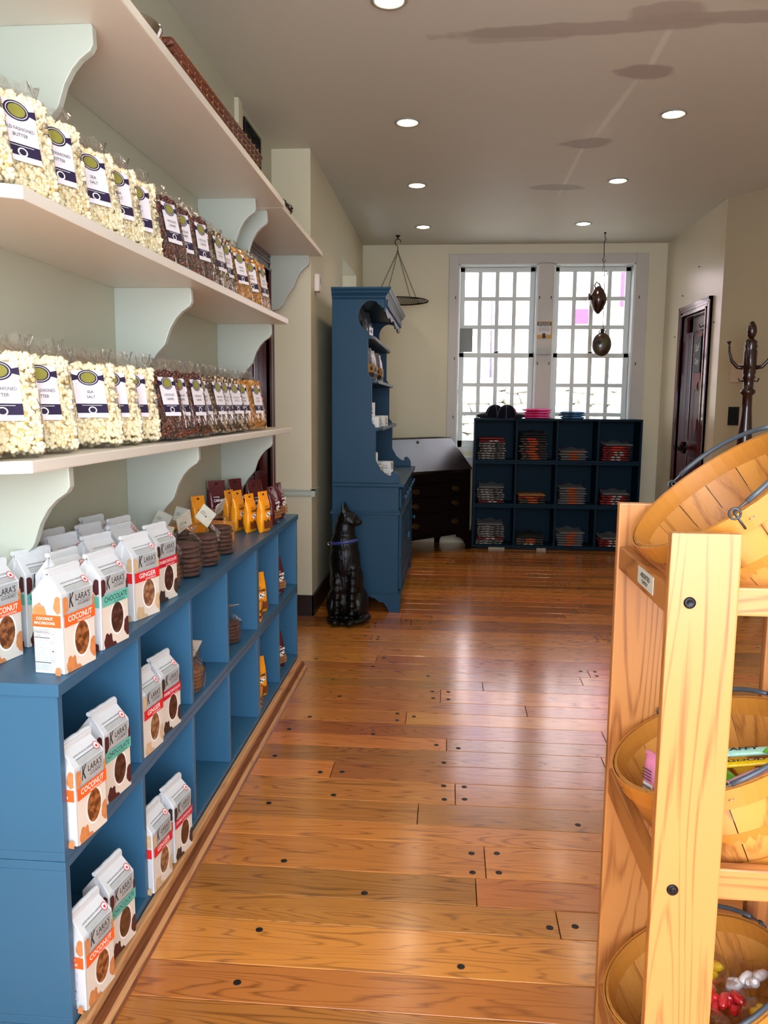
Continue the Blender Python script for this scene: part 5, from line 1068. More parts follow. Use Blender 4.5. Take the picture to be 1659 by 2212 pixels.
ells = [((0, 0.035, 0.13), (0.098, 0.105, 0.13), I3), ((0, 0.02, 0.24), (0.100, 0.095, 0.16), Rx(0.12)), ((-0.005, -0.005, 0.36), (0.092, 0.085, 0.15), Rx(0.06)), ((-0.010, 0.0, 0.45), (0.082, 0.072, 0.11), I3), ((-0.008, 0.0, 0.535), (0.062, 0.056, 0.09), I3),
        ((0.078, 0.035, 0.10), (0.048, 0.088, 0.105), Rx(-0.15)), ((-0.078, 0.035, 0.10), (0.040, 0.088, 0.105), Rx(-0.15)),
        ((0.006, 0.0, 0.605), (0.060, 0.052, 0.052), I3), ((0.025, 0.0, 0.60), (0.050, 0.047, 0.045), I3), ((0.070, 0.0, 0.592), (0.026, 0.027, 0.021), I3), ((0.082, 0.0, 0.598), (0.014, 0.014, 0.012), I3), ((0.048, 0.0, 0.622), (0.026, 0.024, 0.016), Ry(0.5)), ((0.062, 0.0, 0.578), (0.020, 0.018, 0.011), I3), ((0.040, -0.033, 0.592), (0.02, 0.015, 0.016), I3), ((0.040, 0.033, 0.592), (0.02, 0.015, 0.016), I3),
        ((0, 0.01, 0.014), (0.118, 0.118, 0.016), I3), ((0.05, -0.105, 0.026), (0.027, 0.038, 0.020), I3), ((-0.035, -0.105, 0.026), (0.027, 0.038, 0.020), I3)]
capsl = [((0.052, -0.045, 0.33), (0.050, -0.082, 0.03), 0.034, 0.021), ((-0.040, -0.045, 0.33), (-0.035, -0.082, 0.03), 0.036, 0.021),
         ((0.03, 0.125, 0.035), (0.095, 0.09, 0.032), 0.022, 0.022), ((0.095, 0.09, 0.032), (0.125, 0.02, 0.030), 0.022, 0.021), ((0.125, 0.02, 0.030), (0.112, -0.05, 0.028), 0.021, 0.018), ((0.112, -0.05, 0.028), (0.085, -0.085, 0.026), 0.018, 0.013),
         ((-0.002, -0.028, 0.635), (-0.016, -0.036, 0.695), 0.020, 0.004), ((-0.002, 0.028, 0.635), (-0.016, 0.036, 0.695), 0.020, 0.004), ((-0.012, -0.026, 0.635), (-0.018, -0.036, 0.69), 0.018, 0.004)]
cat = thing('cat_statue', 'tall black carved cat statue with a blue collar sitting on the floor beside the hutch', 'statue', (-0.580, 4.470, 0.0), math.radians(-6))
cm_ = blobmesh('cat_body', ells, capsl, 0.0065, CATM, 4); zmin = min(v.co.z for v in cm_.vertices)
for v in cm_.vertices: v.co.z = (v.co.z - zmin) * 0.995
put('cat_body', cm_, cat)
cb = MB(); rows = []
for (o_, z) in ((0.0, -0.009), (0.003, -0.009), (0.003, 0.009), (0.0, 0.009)):
    rows.append([((0.079 + o_) * math.cos(a) - 0.009, (0.070 + o_) * math.sin(a) + 0.0, 0.478 + z + 0.012 * math.cos(a)) for a in [2 * PI * k / 32 for k in range(32)]])
cb.grid(rows + [rows[0]], wrap=True); cl = cb.build('collar', mat('blue_collar', '#2C3A7A', rough=0.35, var=0.3, vs=60), cat)
MB().tube([(-0.094 + 0.010 * math.cos(a), 0.0 - 0.012, 0.462 + 0.010 * math.sin(a)) for a in [2 * PI * k / 12 for k in range(12)]], 0.0025, 6, closed=True).build('buckle', mat('nickel', '#C8C8CC', rough=0.2, metal=1.0), cl)
for s_ in (-1, 1): MB().lathe([(0.001, -0.003), (0.0055, -0.001), (0.0065, 0.001), (0.001, 0.004)], 12, 0, (0.046, s_ * 0.040, 0.612), 'Y').build('eye', mat('dark_glass_eye', '#1C1C10', rough=0.08), cat)
for s_ in (-1, 1):
    ear = MB().add([(0.012, s_ * 0.044, 0.648), (-0.012, s_ * 0.050, 0.648), (-0.016, s_ * 0.037, 0.708), (-0.004, s_ * 0.022, 0.655), (-0.024, s_ * 0.034, 0.655)], [(0, 1, 2), (0, 2, 3), (1, 4, 2), (0, 3, 4, 1), (3, 2, 4)]); ear.build('ear', CATM, cat, bevel=0.002)

# ================================================================== things hanging from the ceiling
hb = thing('hanging_rack', 'round black iron grid rack hung on four chains by the left corner', 'hanging rack', (-0.462, 6.90, H))
MB().lathe([(0.022, 0), (0.018, -0.006), (0.006, -0.018), (0.004, -0.03)], 12).build('ceiling_cup', BLACKM, hb)
MB().tube([(0.0 + 0.024 * math.cos(a), 0, -0.052 + 0.022 * math.sin(a)) for a in [math.radians(d) for d in range(-10, 200, 15)]] + [(-0.016, 0, -0.075), (0.0, 0, -0.088), (0.0, 0, -0.12)], 0.003, 6).build('hook', BLACKM, hb)
zd = 2.125 - H; RD = 0.262
links = []; zt_ = -0.13
lk = MB(); 
def link_mesh():
    m = MB(); m.tube([(0.0055 * math.cos(a), 0, 0.0105 * math.sin(a)) for a in [2 * PI * k / 8 for k in range(8)]], 0.0014, 4, closed=True); return m
def chain(m, A, B, step=0.0165):
    A, B = Vector(A), Vector(B); d = B - A; n = max(2, int(d.length / step)); q = d.to_track_quat('Z', 'Y').to_matrix().to_4x4(); lm = link_mesh()
    for k in range(n + 1):
        M = Matrix.Translation(A + d * k / n) @ q @ Matrix.Rotation(PI / 2 * (k % 2), 4, 'Z'); m.add([M @ Vector(v) for v in lm.v], lm.f, 0, True)
for k in range(4):
    a = math.radians(35 + 90 * k); m = MB(); chain(m, (0, 0, zt_), (RD * 0.8 * math.cos(a), RD * 0.8 * math.sin(a), zd)); c = m.build('chain', BLACKM, hb, fix=False); c['kind'] = 'stuff'
MB().tube([(RD * math.cos(a), RD * math.sin(a), zd) for a in [2 * PI * k / 40 for k in range(40)]], 0.006, 6, closed=True).build('rim', BLACKM, hb)
g = MB()
for k in range(-13, 14):
    x = k * 0.0192; l = math.sqrt(RD * RD - x * x) if abs(x) < RD else 0
    if l > 0.02: g.tube([(x, -l, zd), (x, l, zd)], 0.0022, 4)
for k in (-2, -1, 0, 1, 2):
    y = k * 0.09; l = math.sqrt(RD * RD - y * y); g.tube([(-l, y, zd - 0.004), (l, y, zd - 0.004)], 0.003, 4)
g.build('grid_bars', BLACKM, hb, fix=False)['kind'] = 'stuff'
GLZ = mat('dark_brown_glaze', '#2A1712', rough=0.18, var=0.4, vs=14, coat=0.5); GLZ2 = mat('bronze_green_glaze', '#3B2A22', rough=0.25, var=0.4, vs=10, col2='#4A4630', coat=0.3)
hk = thing('ceiling_hook', 'thin black hook and wire hanging from the ceiling in front of the right window', 'hook', (1.232, 6.86, H))
m = MB().lathe([(0.012, 0), (0.010, -0.004), (0.004, -0.012)], 10).tube([(0, 0, -0.01), (0, 0, -0.04), (0.010, 0, -0.052), (0.0, 0, -0.066), (-0.004, 0, -0.09), (0, 0, -0.20), (-0.012, 0, -0.212), (-0.008, 0, -0.228), (0.006, 0, -0.228), (0.010, 0, -0.214)], 0.003, 6)
m.tube([(0, 0, -0.226), (-0.014, 0, -0.34), (-0.030, 0, -0.470)], 0.0016, 5).tube([(0, 0, -0.226), (0.008, 0, -0.30), (0.006, 0, -0.345)], 0.0016, 5).build('hook_wire', BLACKM, hk)
v1 = thing('hanging_jug', 'dark lemon-shaped glazed jug with a loop handle, upper of the two hanging vessels', 'jug', (1.200, 6.86, 2.128), group='vessels hanging before the right window')
MB().lathe([(0.001, -0.118), (0.014, -0.112), (0.040, -0.08), (0.062, -0.03), (0.068, 0.0), (0.062, 0.035), (0.042, 0.075), (0.018, 0.105), (0.001, 0.110)], 24).build('body', GLZ, v1)
MB().tube([(-0.026, 0, 0.085), (-0.034, 0, 0.115), (-0.020, 0, 0.140), (0.0, 0, 0.128), (0.018, 0, 0.096)], 0.006, 8).build('loop_handle', GLZ, v1)
MB().lathe([(0.014, 0), (0.018, 0.012), (0.030, 0.020), (0.030, 0.028), (0.012, 0.030), (0.001, 0.026)], 16, 0, (0, 0, 0), 'X').build('spout', GLZ, v1)
sp_ = v1.children[-1]; sp_.location = (-0.056, -0.01, 0.02); sp_.rotation_euler = (0, 0, PI)
v2h = thing('hanging_rod', 'long thin hooked rod that carries the round vessel', 'hook', (1.245, 6.86, 2.36))
MB().tube([(0.020, 0, -0.035), (0.022, 0, -0.02), (0.008, 0, -0.004), (-0.008, 0, -0.018), (-0.002, 0, -0.045), (0, 0, -0.20), (0.002, 0, -0.455), (0.014, 0, -0.465), (0.016, 0, -0.485), (0.002, 0, -0.492)], 0.0028, 6).build('rod', BLACKM, v2h)
v2 = thing('hanging_flask', 'round bronze-coloured flask with a dark eye-like hole, lower of the two hanging vessels', 'flask', (1.243, 6.86, 1.765), group='vessels hanging before the right window')
rows = []
for k in range(15):
    a = -PI / 2 + PI * k / 14; rows.append([(0.079 * math.cos(a) * math.cos(b), 0.045 * math.cos(a) * math.sin(b), 0.098 * math.sin(a)) for b in [2 * PI * q / 24 for q in range(24)]])
m = MB(); m.grid(rows, wrap=True); m.build('body', GLZ2, v2)
MB().lathe([(0.020, 0.08), (0.016, 0.10), (0.013, 0.118), (0.017, 0.126), (0.001, 0.127)], 14).build('neck', BLACKM, v2)
for s_ in (-1, 1): MB().tube([(s_ * 0.012, 0, 0.115), (s_ * 0.026, 0, 0.112), (s_ * 0.022, 0, 0.088)], 0.004, 6).build('ear_loop', BLACKM, v2)
m = MB().tube([(-0.026 + 0.018 * math.cos(a), -0.042, 0.012 + 0.018 * math.sin(a)) for a in [2 * PI * k / 16 for k in range(16)]], 0.0025, 5, closed=True).lathe([(0.013, -0.003), (0.001, 0.004)], 14, 0, (-0.026, -0.0445, 0.012), 'Y'); m.build('eye_ring', BLACKM, v2)

# ================================================================== notices and small things at the back
sg = thing('notice_card', 'small yellow-framed notice with a black cat on the post between the windows', 'notice', (0.814, YB - 0.0225, 1.922))
MB().box(-0.070, 0.070, -0.003, 0, -0.073, 0.073).build('card', mat('ochre_card', '#B98428', rough=0.5), sg, bevel=0.001)
p = Print(); p.face((0, -0.003, 0), (1, 0, 0), (0, 0, 1), 0.0006)
p.rect(-0.062, 0.060, -0.042, 0.066, 2); p.rect(-0.062, 0.060, 0.036, 0.066, 1); p.text('BEHIND THE SCENES', 0, 0.058, 0.10, 0.007, 0, 0.02); p.text('WITH THE STORE CAT', 0, 0.045, 0.108, 0.007, 0, 0.02)
for q, s_ in enumerate(('Take a look out', 'the window. Can', 'you see the horse?')): p.text(s_, -0.002, 0.026 - q * 0.017, 0.09, 0.010, 1, 0.01)
p.poly([(-0.012, -0.072), (-0.016, -0.055), (-0.013, -0.045), (-0.015, -0.034), (-0.014, -0.024), (-0.008, -0.030), (0.006, -0.030), (0.012, -0.024), (0.013, -0.036), (0.010, -0.045), (0.015, -0.056), (0.013, -0.072)], 1); p.build('printing', [WHITEI, mat('navy_ink', '#15161F', rough=0.6), mat('card_white', '#C9C6C4', rough=0.5)], sg, fix=False)
br = thing('clear_holder', 'clear plastic holder on the post below the yellow notice', 'holder', (0.814, YB - 0.0225, 1.725))
MB().box(-0.060, 0.060, -0.055, -0.002, -0.022, -0.019).box(-0.060, 0.060, -0.003, -0.001, -0.022, 0.04).box(-0.060, 0.060, -0.055, -0.053, -0.022, 0.018).build('acrylic_tray', film('acrylic', fac=0.4, rough=0.05, bs=10, bump=0.2), br)
wc = MB().box(0.076, 0.190, 0, 0.002, 1.735, 1.945).build('grey_card', mat('grey_paper_card', '#8B8F8E', rough=0.8)); wc.location = (0.0, YB + 0.0825, 0); meta(wc, 'plain grey card stuck in a pane at the left of the left window', 'card')
sl = thing('slate_sign', 'small black slate hung on the maroon door, reading Staff Only in chalk', 'sign', (1.893, 6.405, 1.655))
MB().box(-0.010, 0, -0.075, 0.075, -0.135, 0.135).build('slate', mat('slate_black', '#2C3136', rough=0.6, var=0.25, vs=15), sl, bevel=0.002)
p = Print(); p.face((-0.010, 0, 0), (0, -1, 0), (0, 0, 1), 0.001); p.text('Staff', 0, 0.055, 0.095, 0.055, 0, 0.01, 0.2); p.text('Only', 0, -0.055, 0.090, 0.060, 0, 0.01, 0.2); p.build('chalk_lettering', [mat('chalk', '#D6D8D6', rough=0.9)], sl, fix=False)
MB().tube([(-0.005, -0.04, 0.135), (-0.004, 0, 0.18), (-0.005, 0.04, 0.135)], 0.001, 4).build('string', BLACKM, sl)
p = Print(); p.face((1.8935, 6.385, 1.655), (0, -1, 0), (0, 0, 1), 0.0005)
p.poly([(-0.085, 0.10), (-0.06, 0.19), (-0.045, 0.15), (-0.02, 0.20), (0.0, 0.15), (0.035, 0.17), (0.05, 0.10), (0.05, -0.12), (0.06, -0.22), (0.035, -0.27), (0.02, -0.20), (-0.01, -0.22), (-0.02, -0.29), (-0.05, -0.25), (-0.07, -0.28), (-0.095, -0.2), (-0.085, -0.05)], 0)
p.poly([(-0.02, -0.50), (0.01, -0.48), (0.02, -0.53), (0.0, -0.60), (-0.02, -0.56)], 0)
q = p.build('peeled_patch', [mat('faded_pink_paint', '#8A4A44', rough=0.6, var=0.15, vs=30)], door_r, fix=False); q['label'] = 'worn pinkish patch of peeled paint around the slate'
ck_ = MB().tube([(1.893, 6.28, 1.86), (1.875, 6.28, 1.86), (1.862, 6.29, 1.85), (1.860, 6.31, 1.862), (1.866, 6.325, 1.875)], 0.004, 6).build('coat_hook', BLACKM); meta(ck_, 'black hook screwed to the maroon staff door above the slate', 'hook')
rw = Matrix.Rotation(math.atan2(dgy, dgx), 4, 'Z')
def on_diag(nm, label, cat_, s_along, z, w, h, m_, holes):
    t = thing(nm, label, cat_, (P0[0] + dgx * s_along, P0[1] + dgy * s_along, z), math.atan2(dgy, dgx))
    MB().box(-w / 2, w / 2, -0.006, 0, -h / 2, h / 2).build('plate', m_, t, bevel=0.002)
    for k in range(holes): MB().box(-0.008, 0.008, -0.009, -0.006, -0.02 + 0.0, 0.02).build('insert', m_, t, bevel=0.001)
on_diag('wall_plate', 'cream blank wall plate beside the hall tree', 'wall plate', 0.155, 1.487, 0.088, 0.125, mat('cream_plastic', '#BBA591', rough=0.4), 0)
on_diag('wall_plate', 'black wall plate low beside the hall tree', 'wall plate', 0.150, 1.197, 0.082, 0.125, mat('black_plastic', '#0A0A0B', rough=0.4), 1)
for i, (y, z) in enumerate(((6.35, 2.30), (6.75, 2.14), (6.92, 1.83), (5.93, 1.85))):
    o = MB().tube([(1.85, y, z), (1.842, y, z), (1.838, y - 0.012, z + 0.004)], 0.003, 5).build('wall_nail', BLACKM); meta(o, 'small nail left in the cream wall round the staff door, %s' % ('upper near the ceiling', 'upper right of the window', 'low beside the window corner', 'close to the door head')[i], 'nail', 'nails in the right wall')
# hall tree
HT = mat('dark_cherry_gloss', '#2A1210', rough=0.25, var=0.25, vs=10, stretch=(1, 1, .2), coat=0.4)
ht = thing('hall_tree', 'dark turned wooden hall tree with curved hooks by the angled right wall', 'coat stand', (1.850, 5.20, 0))
MB().lathe([(0.045, 0.20), (0.05, 0.24), (0.035, 0.28), (0.028, 0.34), (0.036, 0.42), (0.030, 0.60), (0.046, 1.0), (0.038, 1.14), (0.030, 1.24), (0.028, 1.33), (0.044, 1.345), (0.044, 1.36), (0.030, 1.372), (0.031, 1.43), (0.040, 1.44), (0.034, 1.455), (0.040, 1.47), (0.040, 1.60), (0.034, 1.615), (0.040, 1.63), (0.034, 1.645), (0.038, 1.66), (0.022, 1.672), (0.014, 1.684)], 20).build('turned_post', HT, ht)
MB().lathe([(0.013, 1.683), (0.022, 1.69), (0.030, 1.72), (0.026, 1.75), (0.012, 1.778), (0.001, 1.785)], 16).build('finial', HT, ht)
for k in range(4):
    a = PI / 4 + k * PI / 2 + 0.35; d = Vector((math.cos(a), math.sin(a), 0)); P = [d * r + Vector((0, 0, z)) for r, z in ((0.03, 1.50), (0.07, 1.505), (0.105, 1.545), (0.122, 1.60), (0.126, 1.655))]
    hk2 = MB().tube(P, [0.014, 0.012, 0.010, 0.008, 0.007], 8).build('hook', HT, ht); c = P[-1]; MB().lathe([(0.007, -0.004), (0.014, 0.004), (0.015, 0.010), (0.001, 0.014)], 12, 0, tuple(c)).build('knob', HT, hk2)
for s_ in (-1, 1): MB().tube([(s_ * 0.03, 0, 1.42), (s_ * 0.055, 0, 1.418), (s_ * 0.062, 0, 1.436)], 0.005, 6).build('small_hook', HT, ht)
for k in range(4):
    a = PI / 4 + k * PI / 2; d = Vector((math.cos(a), math.sin(a), 0)); MB().tube([d * r + Vector((0, 0, z)) for r, z in ((0.02, 0.30), (0.10, 0.30), (0.17, 0.20), (0.21, 0.09), (0.26, 0.022))], [0.022, 0.02, 0.018, 0.018, 0.020], 8).build('leg', HT, ht)
# ================================================================== pine stand with baskets at right
PINE = wood('honey_pine', '#7A3D15', '#BE8145', rough=0.42, axis='Z', rnd=0.06, fig=1.3, scale=0.7, coat=0.1, knots=True)
PINEH = wood('honey_pine_rail', '#7A3D15', '#BE8145', rough=0.42, axis='X', rnd=0.06, fig=1.3, scale=0.7, coat=0.1)
PINEY = wood('honey_pine_side', '#7A401A', '#B87A40', rough=0.42, axis='Y', rnd=0.06, fig=1.3, scale=0.7, coat=0.1)
rk_ = thing('basket_stand', 'honey pine stand holding three tilted splint baskets at the right front', 'stand', (0.503, 1.325, 0))
c = rk_.location
def rb(nm, m_, x0, x1, y0, y1, z0, z1, bev=0.003): return MB().box(x0 - c.x, x1 - c.x, y0 - c.y, y1 - c.y, z0, z1).build(nm, m_, rk_, bevel=bev)
RX0, RX1, RY0, RY1 = 0.315, 0.691, 1.14, 1.51
for x in (RX0, RX1 - 0.098):
    rb('post', PINE, x, x + 0.098, RY0, RY0 + 0.02, 0, 1.075); rb('post', PINE, x, x + 0.098, RY1 - 0.02, RY1, 0, 1.075)
for z0, z1 in ((0.952, 0.994), (0.510, 0.560), (0.055, 0.105)):
    for x in (RX0 + 0.003, RX1 - 0.023): rb('side_rail', PINEY, x, x + 0.02, RY0 + 0.0205, RY1 - 0.0205, z0, z1)
    for y in (RY0 + 0.0205, RY1 - 0.0405): rb('cross_rail', PINEH, RX0 + 0.0235, RX1 - 0.0235, y, y + 0.020, z0, z1)
for z in (0.975, 0.535, 0.08):
    for x in (RX0 + 0.030, RX1 - 0.030):
        o = MB().lathe([(0.0085, 0), (0.0085, -0.002), (0.006, -0.003), (0.003, -0.0015), (0.0005, -0.0015)], 16, 0, (x - c.x, RY0 - c.y, z), 'Y').build('bolt_head', mat('black_bolt', '#101215', rough=0.35, metal=0.6), rk_)
st = MB().box(-0.0008, 0, 1.235 - c.y, 1.335 - c.y, 0.962, 0.990); st.v = [(v[0] + RX0 + 0.003 - c.x, v[1], v[2]) for v in st.v]
q = st.build('price_sticker', mat('white_sticker', '#C9CCC4', rough=0.5), rk_)
p = Print(); p.face((RX0 + 0.0022 - c.x, 1.285 - c.y, 0.976), (0, -1, 0), (0, 0, 1), 0.0004); p.text('ASSORTED', 0, 0.004, 0.06, 0.008, 0, 0.02); p.text('CANDY', 0, -0.006, 0.04, 0.006, 0, 0.02); p.build('sticker_text', [INK], q, fix=False)

SPL = wood('splint_wood', '#8A4A1A', '#C98A42', rough=0.4, axis='Z', rnd=0.12, fig=0.5, coat=0.2); SPLH = mat('splint_hoop', '#B9792F', rough=0.38, var=0.14, vs=9, stretch=(1, 1, 5), coat=0.2); WIRE = mat('grey_wire', '#4A4F54', rough=0.4, metal=0.7)
GRIP = mat('dark_handle_grip', '#3B444C', rough=0.4); CHROME = mat('staple_steel', '#C9CCD0', rough=0.2, metal=1.0)
RT, RBm, DP = 0.160, 0.122, 0.165; NS = 16
def stave_mesh():
    m = MB(); rows = []; da = 2 * PI / NS * 0.485
    prof_ = [(RT, DP), (RT - 0.006, DP * .75), (RT - 0.014, DP * .5), (RT - 0.026, DP * .25), (RBm + 0.006, DP * .08), (RBm - 0.006, 0.012), (RBm - 0.025, 0.003)]
    for s_ in (1, 0):
        R_s = []
        for r, z in prof_:
            r2 = r - (0.0022 if s_ else 0.0048); R_s.append([(r2 * math.cos(t), r2 * math.sin(t), z + (0 if s_ else 0.0012)) for t in (-da, -da / 2, 0, da / 2, da)])
        rows.append(R_s)
    o_, i_ = rows; per = lambda G: [G[0][k] for k in range(4)] + [G[j][4] for j in range(6)] + [G[6][k] for k in range(4, 0, -1)] + [G[j][0] for j in range(6, 0, -1)]
    m.grid(o_); m.grid(i_); m.grid([per(o_), per(i_)], wrap=True, smooth=False); return m.mesh('stave', SPL)
STV = stave_mesh()
def hoop(par, r0, r1, z0, z1, th=0.0022, nm='hoop'):
    m = MB(); rows = [[(r * math.cos(a), r * math.sin(a), z) for a in [2 * PI * k / 48 for k in range(48)]] for r, z in ((r0, z0), (r1, z1), (r1 - th, z1), (r0 - th, z0), (r0, z0))]
    m.grid(rows, wrap=True, smooth=False); o = m.build(nm, SPLH, par, bevel=0)
    return o
def basket(ctr, n, label, spin):
    t = thing('splint_basket', label, 'basket', group='splint wood baskets in the pine stand')
    nv = Vector(n).normalized(); qx = Vector((0, 0, 1)).rotation_difference(nv); base = Vector(ctr) - nv * DP; t.location = base; t.rotation_euler = qx.to_euler()
    for k in range(NS): s_ = put('stave', STV, t); s_.rotation_euler.z = 2 * PI * (k + spin) / NS; s_.scale.z = 1.0
    hoop(t, RT - 0.0005, RT + 0.002, DP - 0.030, DP + 0.002, nm='outer_rim_hoop'); hoop(t, RT - 0.0075, RT - 0.005, DP - 0.030, DP + 0.002, nm='inner_rim_hoop'); hoop(t, RT - 0.022, RT - 0.015, DP * .38, DP * .38 + 0.022, nm='middle_hoop'); hoop(t, RBm + 0.004, RBm + 0.010, 0.006, 0.026, nm='bottom_hoop')
    MB().lathe([(RBm - 0.012, 0.0065), (RBm - 0.012, 0.010), (0.0005, 0.010)], 32).build('base_disc', SPLH, t)
    for s_ in (1, -1):
        ac = math.radians(62 * s_); A = [ac + math.radians(d) for d in range(-40, 41, 8)]; rr2 = RT + 0.002
        P = [(rr2 * math.cos(a), rr2 * math.sin(a), DP + 0.006 + 0.010 * math.cos((a - ac) * 2.1)) for a in A]
        h = MB().tube([(P[0][0] * .99, P[0][1] * .99, DP - 0.024), P[0]] + P + [P[-1], (P[-1][0] * .99, P[-1][1] * .99, DP - 0.024)], 0.0018, 6).build('wire_handle', WIRE, t)
        MB().tube(P[1:-1], 0.0042, 8).build('grip', GRIP, h)
        for e in (0, -1):
            cx, cy, _ = P[e]; u = Vector((-cy, cx, 0)).normalized(); w = Vector((cx, cy, 0)).normalized()
            MB().tube([Vector((cx, cy, DP + 0.004)) + u * 0.008 * math.cos(a) + Vector((0, 0, 0.008 * math.sin(a))) for a in [2 * PI * k / 12 for k in range(12)]], 0.0018, 5, closed=True).build('wire_eye', WIRE, h)
    for k in range(10):
        a = 2 * PI * k / 10 + 0.2; w = Vector((math.cos(a), math.sin(a), 0)); u = Vector((-math.sin(a), math.cos(a), 0)); C_ = w * (RT + 0.0022) + Vector((0, 0, DP - 0.014))
        MB().tube([C_ - u * 0.004, C_ + u * 0.004], 0.0008, 4).build('staple', CHROME, t)
    return t
b_top = basket((0.436, 1.325, 1.123), (-0.78, -0.04, 1), 'empty splint basket tilted steeply on top of the pine stand', 0.3)
b_mid = basket((0.442, 1.325, 0.689), (-0.40, 0.0, 1), 'splint basket of bright wrapped candy on the middle tier of the pine stand', 0.1)
b_low = basket((0.445, 1.325, 0.262), (-0.42, 0.05, 1), 'splint basket of clear-bagged sweets on the bottom tier of the pine stand', 0.2)
# candy in the baskets
def wrapper(name, label, par, loc, rot, m_, size, print_=None, grp=None, cat_='candy'):
    t = thing(name, label, cat_, group=grp); l, w, h = size; rows = []
    for (s_, zz) in ((-1.0, 0.001), (-0.86, 0.002), (-0.72, h * .45), (-0.4, h * .5), (0.4, h * .5), (0.72, h * .45), (0.86, 0.002), (1.0, 0.001)):
        ww = w / 2 * (1.0 if abs(s_) < .8 else 1.06); rows.append([(s_ * l / 2, ww * math.cos(a), zz * math.sin(a) + (0.0012 * math.sin(a * 9) if abs(s_) > .84 else 0)) for a in [2 * PI * k / 14 for k in range(14)]])
    m = MB(); m.grid(rows, wrap=True); m.add(rows[0], [list(range(14))]); m.add(rows[-1], [list(range(14))]); m.build('wrapping', m_, t)
    p = Print(); p.face((0, 0, h * .5), (1, 0, 0), (0, 1, 0), 0.0012)
    if print_ == 'bar':
        p.rect(-l * .30, l * .02, -w * .36, w * .30, 1)
        for k in range(11): p.rect(-l * .28 + k * l * .026, -l * .28 + k * l * .026 + l * (0.006 + 0.010 * (k % 3 == 0)), -w * .32, w * .26, 0)
        for k in range(4): p.rect(l * (.08 + .05 * k), l * (.095 + .05 * k), -w * .3, w * .3, 0)
    elif print_: p.text(print_, 0, 0, l * .5, w * .42, 0, 0.03)
    if print_: p.build('printing', [INK, WHITEI], t, fix=False)
    M = par.matrix_basis @ Matrix.Translation(loc) @ rot.to_4x4(); t.matrix_basis = M
    return t
from mathutils import Euler
PKW = mat('pink_wrapper', '#E58CB4', rough=0.25, var=0.2, vs=40, coat=0.4, bump=0.4, bs=40); YLW = mat('yellow_wrapper', '#F6CC12', rough=0.25, var=0.1, vs=40, coat=0.4, bump=0.4, bs=40); GRW = mat('green_wrapper', '#6CC638', rough=0.25, var=0.2, vs=40, coat=0.4, bump=0.4, bs=40)
MNT = mat('mint_wrapper', '#A6DCC8', rough=0.25, var=0.15, vs=40, coat=0.4, bump=0.4, bs=40); LVW = mat('lilac_wrapper', '#D9B0D8', rough=0.25, var=0.15, vs=40, coat=0.4, bump=0.4); DKP = mat('dark_pink_wrapper', '#B03060', rough=0.25, coat=0.4)
E3 = lambda a, b, c_: Euler((a, b, c_)).to_matrix()
items = [('pink wrapped candy bar with a barcode standing at the left edge of the middle basket', PKW, (-0.112, -0.045, 0.150), E3(0.3, -1.15, 0.15), (0.105, 0.036, 0.014), 'bar'),
 ('yellow candy bar right beside the barcoded pink bar', YLW, (-0.075, -0.070, 0.140), E3(0.5, -1.0, -0.3), (0.085, 0.036, 0.014), 'GOOD'), ('yellow candy bar tucked behind the pink one at left', YLW, (-0.080, 0.0, 0.135), E3(0.2, -0.9, 0.3), (0.09, 0.036, 0.014), 'GOOD'),
 ('mint green wrapped stick lying across the middle basket', MNT, (0.050, 0.010, 0.125), E3(0.1, 0.15, -0.25), (0.12, 0.020, 0.012), 'TAFFY'), ('yellow stick lying just below the mint one', YLW, (0.048, -0.020, 0.120), E3(0.0, 0.15, -0.2), (0.12, 0.018, 0.010), 'GOOD'),
 ('green wrapped square candy at the front of the middle basket', GRW, (0.012, -0.078, 0.102), E3(0.4, 0.1, 0.9), (0.045, 0.036, 0.014), None), ('pale yellow candy next to the green square', YLW, (0.050, -0.070, 0.108), E3(0.1, 0.3, 1.5), (0.045, 0.030, 0.014), None),
 ('lilac candy between the sticks and the green square', LVW, (0.035, -0.048, 0.108), E3(0.2, 0.0, 0.2), (0.06, 0.030, 0.014), None), ('pink candy at the right of the middle basket', PKW, (0.085, -0.055, 0.110), E3(0, 0.2, 0.5), (0.06, 0.03, 0.014), None),
 ('mint candy low at the front edge of the middle basket', MNT, (-0.010, -0.105, 0.098), E3(0.5, 0, 0.1), (0.05, 0.03, 0.014), None), ('green stick end beside the mint stick', GRW, (0.105, 0.0, 0.118), E3(0, 0.3, 0.9), (0.05, 0.026, 0.014), None), ('yellow candy at the back of the middle basket', YLW, (0.0, 0.050, 0.110), E3(0.2, 0.5, 1.2), (0.06, 0.03, 0.014), None)]
for l_, m_, loc, rot, sz, pr in items: wrapper('wrapped_candy', l_, b_mid, loc, rot, m_, sz, pr, 'wrapped candy in the middle basket')
fillm = MB(); rc = random.Random(4)
mts = [PKW, YLW, GRW, LVW, MNT]
for k in range(12):
    a = 2 * PI * k / 12 + 0.3; r = 0.035 + 0.05 * (k % 2); wrapper('wrapped_candy', '%s wrapped candy in the lower layer of the middle basket, %s' % (('pink', 'yellow', 'green', 'lilac', 'mint')[k % 5], ('right of centre', 'at the right rim', 'behind the centre', 'at the back rim', 'back left of centre', 'at the left rim', 'left of centre', 'by the left front rim', 'in front of the centre', 'at the front rim', 'front right of centre', 'by the right front rim')[k]), b_mid, (r * math.cos(a), r * math.sin(a), rc.uniform(0.06, 0.092)), E3(rc.uniform(-.4, .4), rc.uniform(-.4, .4), rc.uniform(0, 6)), mts[k % 5], (0.07, 0.036, 0.018), None, 'wrapped candy in the middle basket')
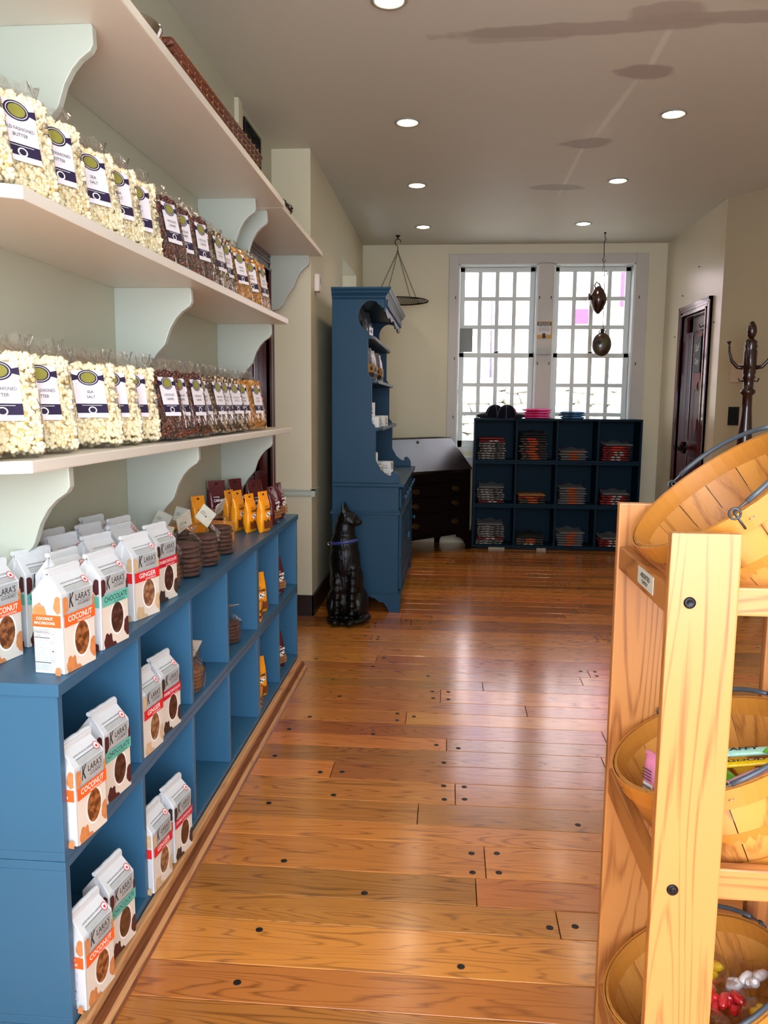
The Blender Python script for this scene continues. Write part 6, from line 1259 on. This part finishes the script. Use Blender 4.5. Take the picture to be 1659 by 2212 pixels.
RDC = mat('red_gummy', '#D01A22', rough=0.2, coat=0.6); BLC = mat('black_liquorice', '#15151C', rough=0.25, coat=0.4); YLC = mat('yellow_gummy', '#E8BE22', rough=0.25, coat=0.4); GNC = mat('grey_green_gummy', '#8FA08C', rough=0.3, coat=0.4); WHC = mat('white_mint', '#DDD8DA', rough=0.3, coat=0.4)
def sweet_bag(label, loc, rot, m_, big=1.0):
    t = thing('sweet_bag', label, 'candy', group='clear bags of sweets in the bottom basket'); rs2 = random.Random(label)
    pcs = []
    for k in range(9):
        m = MB(); a = rs2.uniform(0, 6.28); r = rs2.uniform(0.0, 0.028) * big; rows = []
        for z_, rr_ in ((-0.012, 0.004), (-0.008, 0.008), (0.0, 0.009), (0.008, 0.008), (0.012, 0.004)): rows.append([(rr_ * math.cos(b), z_ * 1.2, rr_ * math.sin(b)) for b in [2 * PI * q / 10 for q in range(10)]])
        m.grid(rows, wrap=True); m.add(rows[0], [list(range(10))]); m.add(rows[-1], [list(range(10))]); o = m.build('sweet', m_, t); o.location = (r * math.cos(a), r * math.sin(a), rs2.uniform(-.006, .010)); o.rotation_euler = (rs2.uniform(-.5, .5), rs2.uniform(-.5, .5), rs2.uniform(0, 6))
    rows = [superloop(hx, hy, z_, 20, 0.8, 0.06, z_ * 90) for hx, hy, z_ in ((0.02, 0.018, -0.02), (0.044, 0.036, -0.012), (0.046, 0.04, 0.004), (0.036, 0.03, 0.020), (0.012, 0.010, 0.030), (0.030, 0.008, 0.046))]
    f = MB(); f.grid([[(x * big, y * big, z_) for x, y, z_ in r_] for r_ in rows], wrap=True); f.build('clear_film', CLEAR2, t, fix=False)
    t.matrix_basis = b_low.matrix_basis @ Matrix.Translation(loc) @ rot.to_4x4()
for l_, loc, rot, m_ in (('clear bag of red sweets at the front of the bottom basket', (0.030, -0.02, 0.115), E3(0.2, 0.2, 0.4), RDC), ('clear bag of black liquorice at the left of the bottom basket', (-0.015, -0.065, 0.105), E3(0.4, 0, 0.2), BLC), ('clear bag of yellow sweets at the right of the bottom basket', (0.080, -0.070, 0.105), E3(0.2, 0.3, 1.0), YLC),
     ('clear bag of grey green sweets low in the bottom basket', (0.030, -0.100, 0.085), E3(0.4, 0, 2.0), GNC), ('clear bag of white mints behind the red sweets', (0.085, 0.010, 0.115), E3(-.3, 0.3, 1.0), WHC), ('clear bag of red sweets farther back in the bottom basket', (-0.02, 0.035, 0.105), E3(0.1, 0, 2.6), RDC), ('clear bag of white mints at the left rim of the bottom basket', (-0.090, -0.01, 0.095), E3(0.1, -0.4, 0.6), WHC), ('clear bag of yellow sweets at the back of the bottom basket', (0.03, 0.085, 0.095), E3(0.1, 0, 1.6), YLC)):
    sweet_bag(l_, loc, rot, m_)
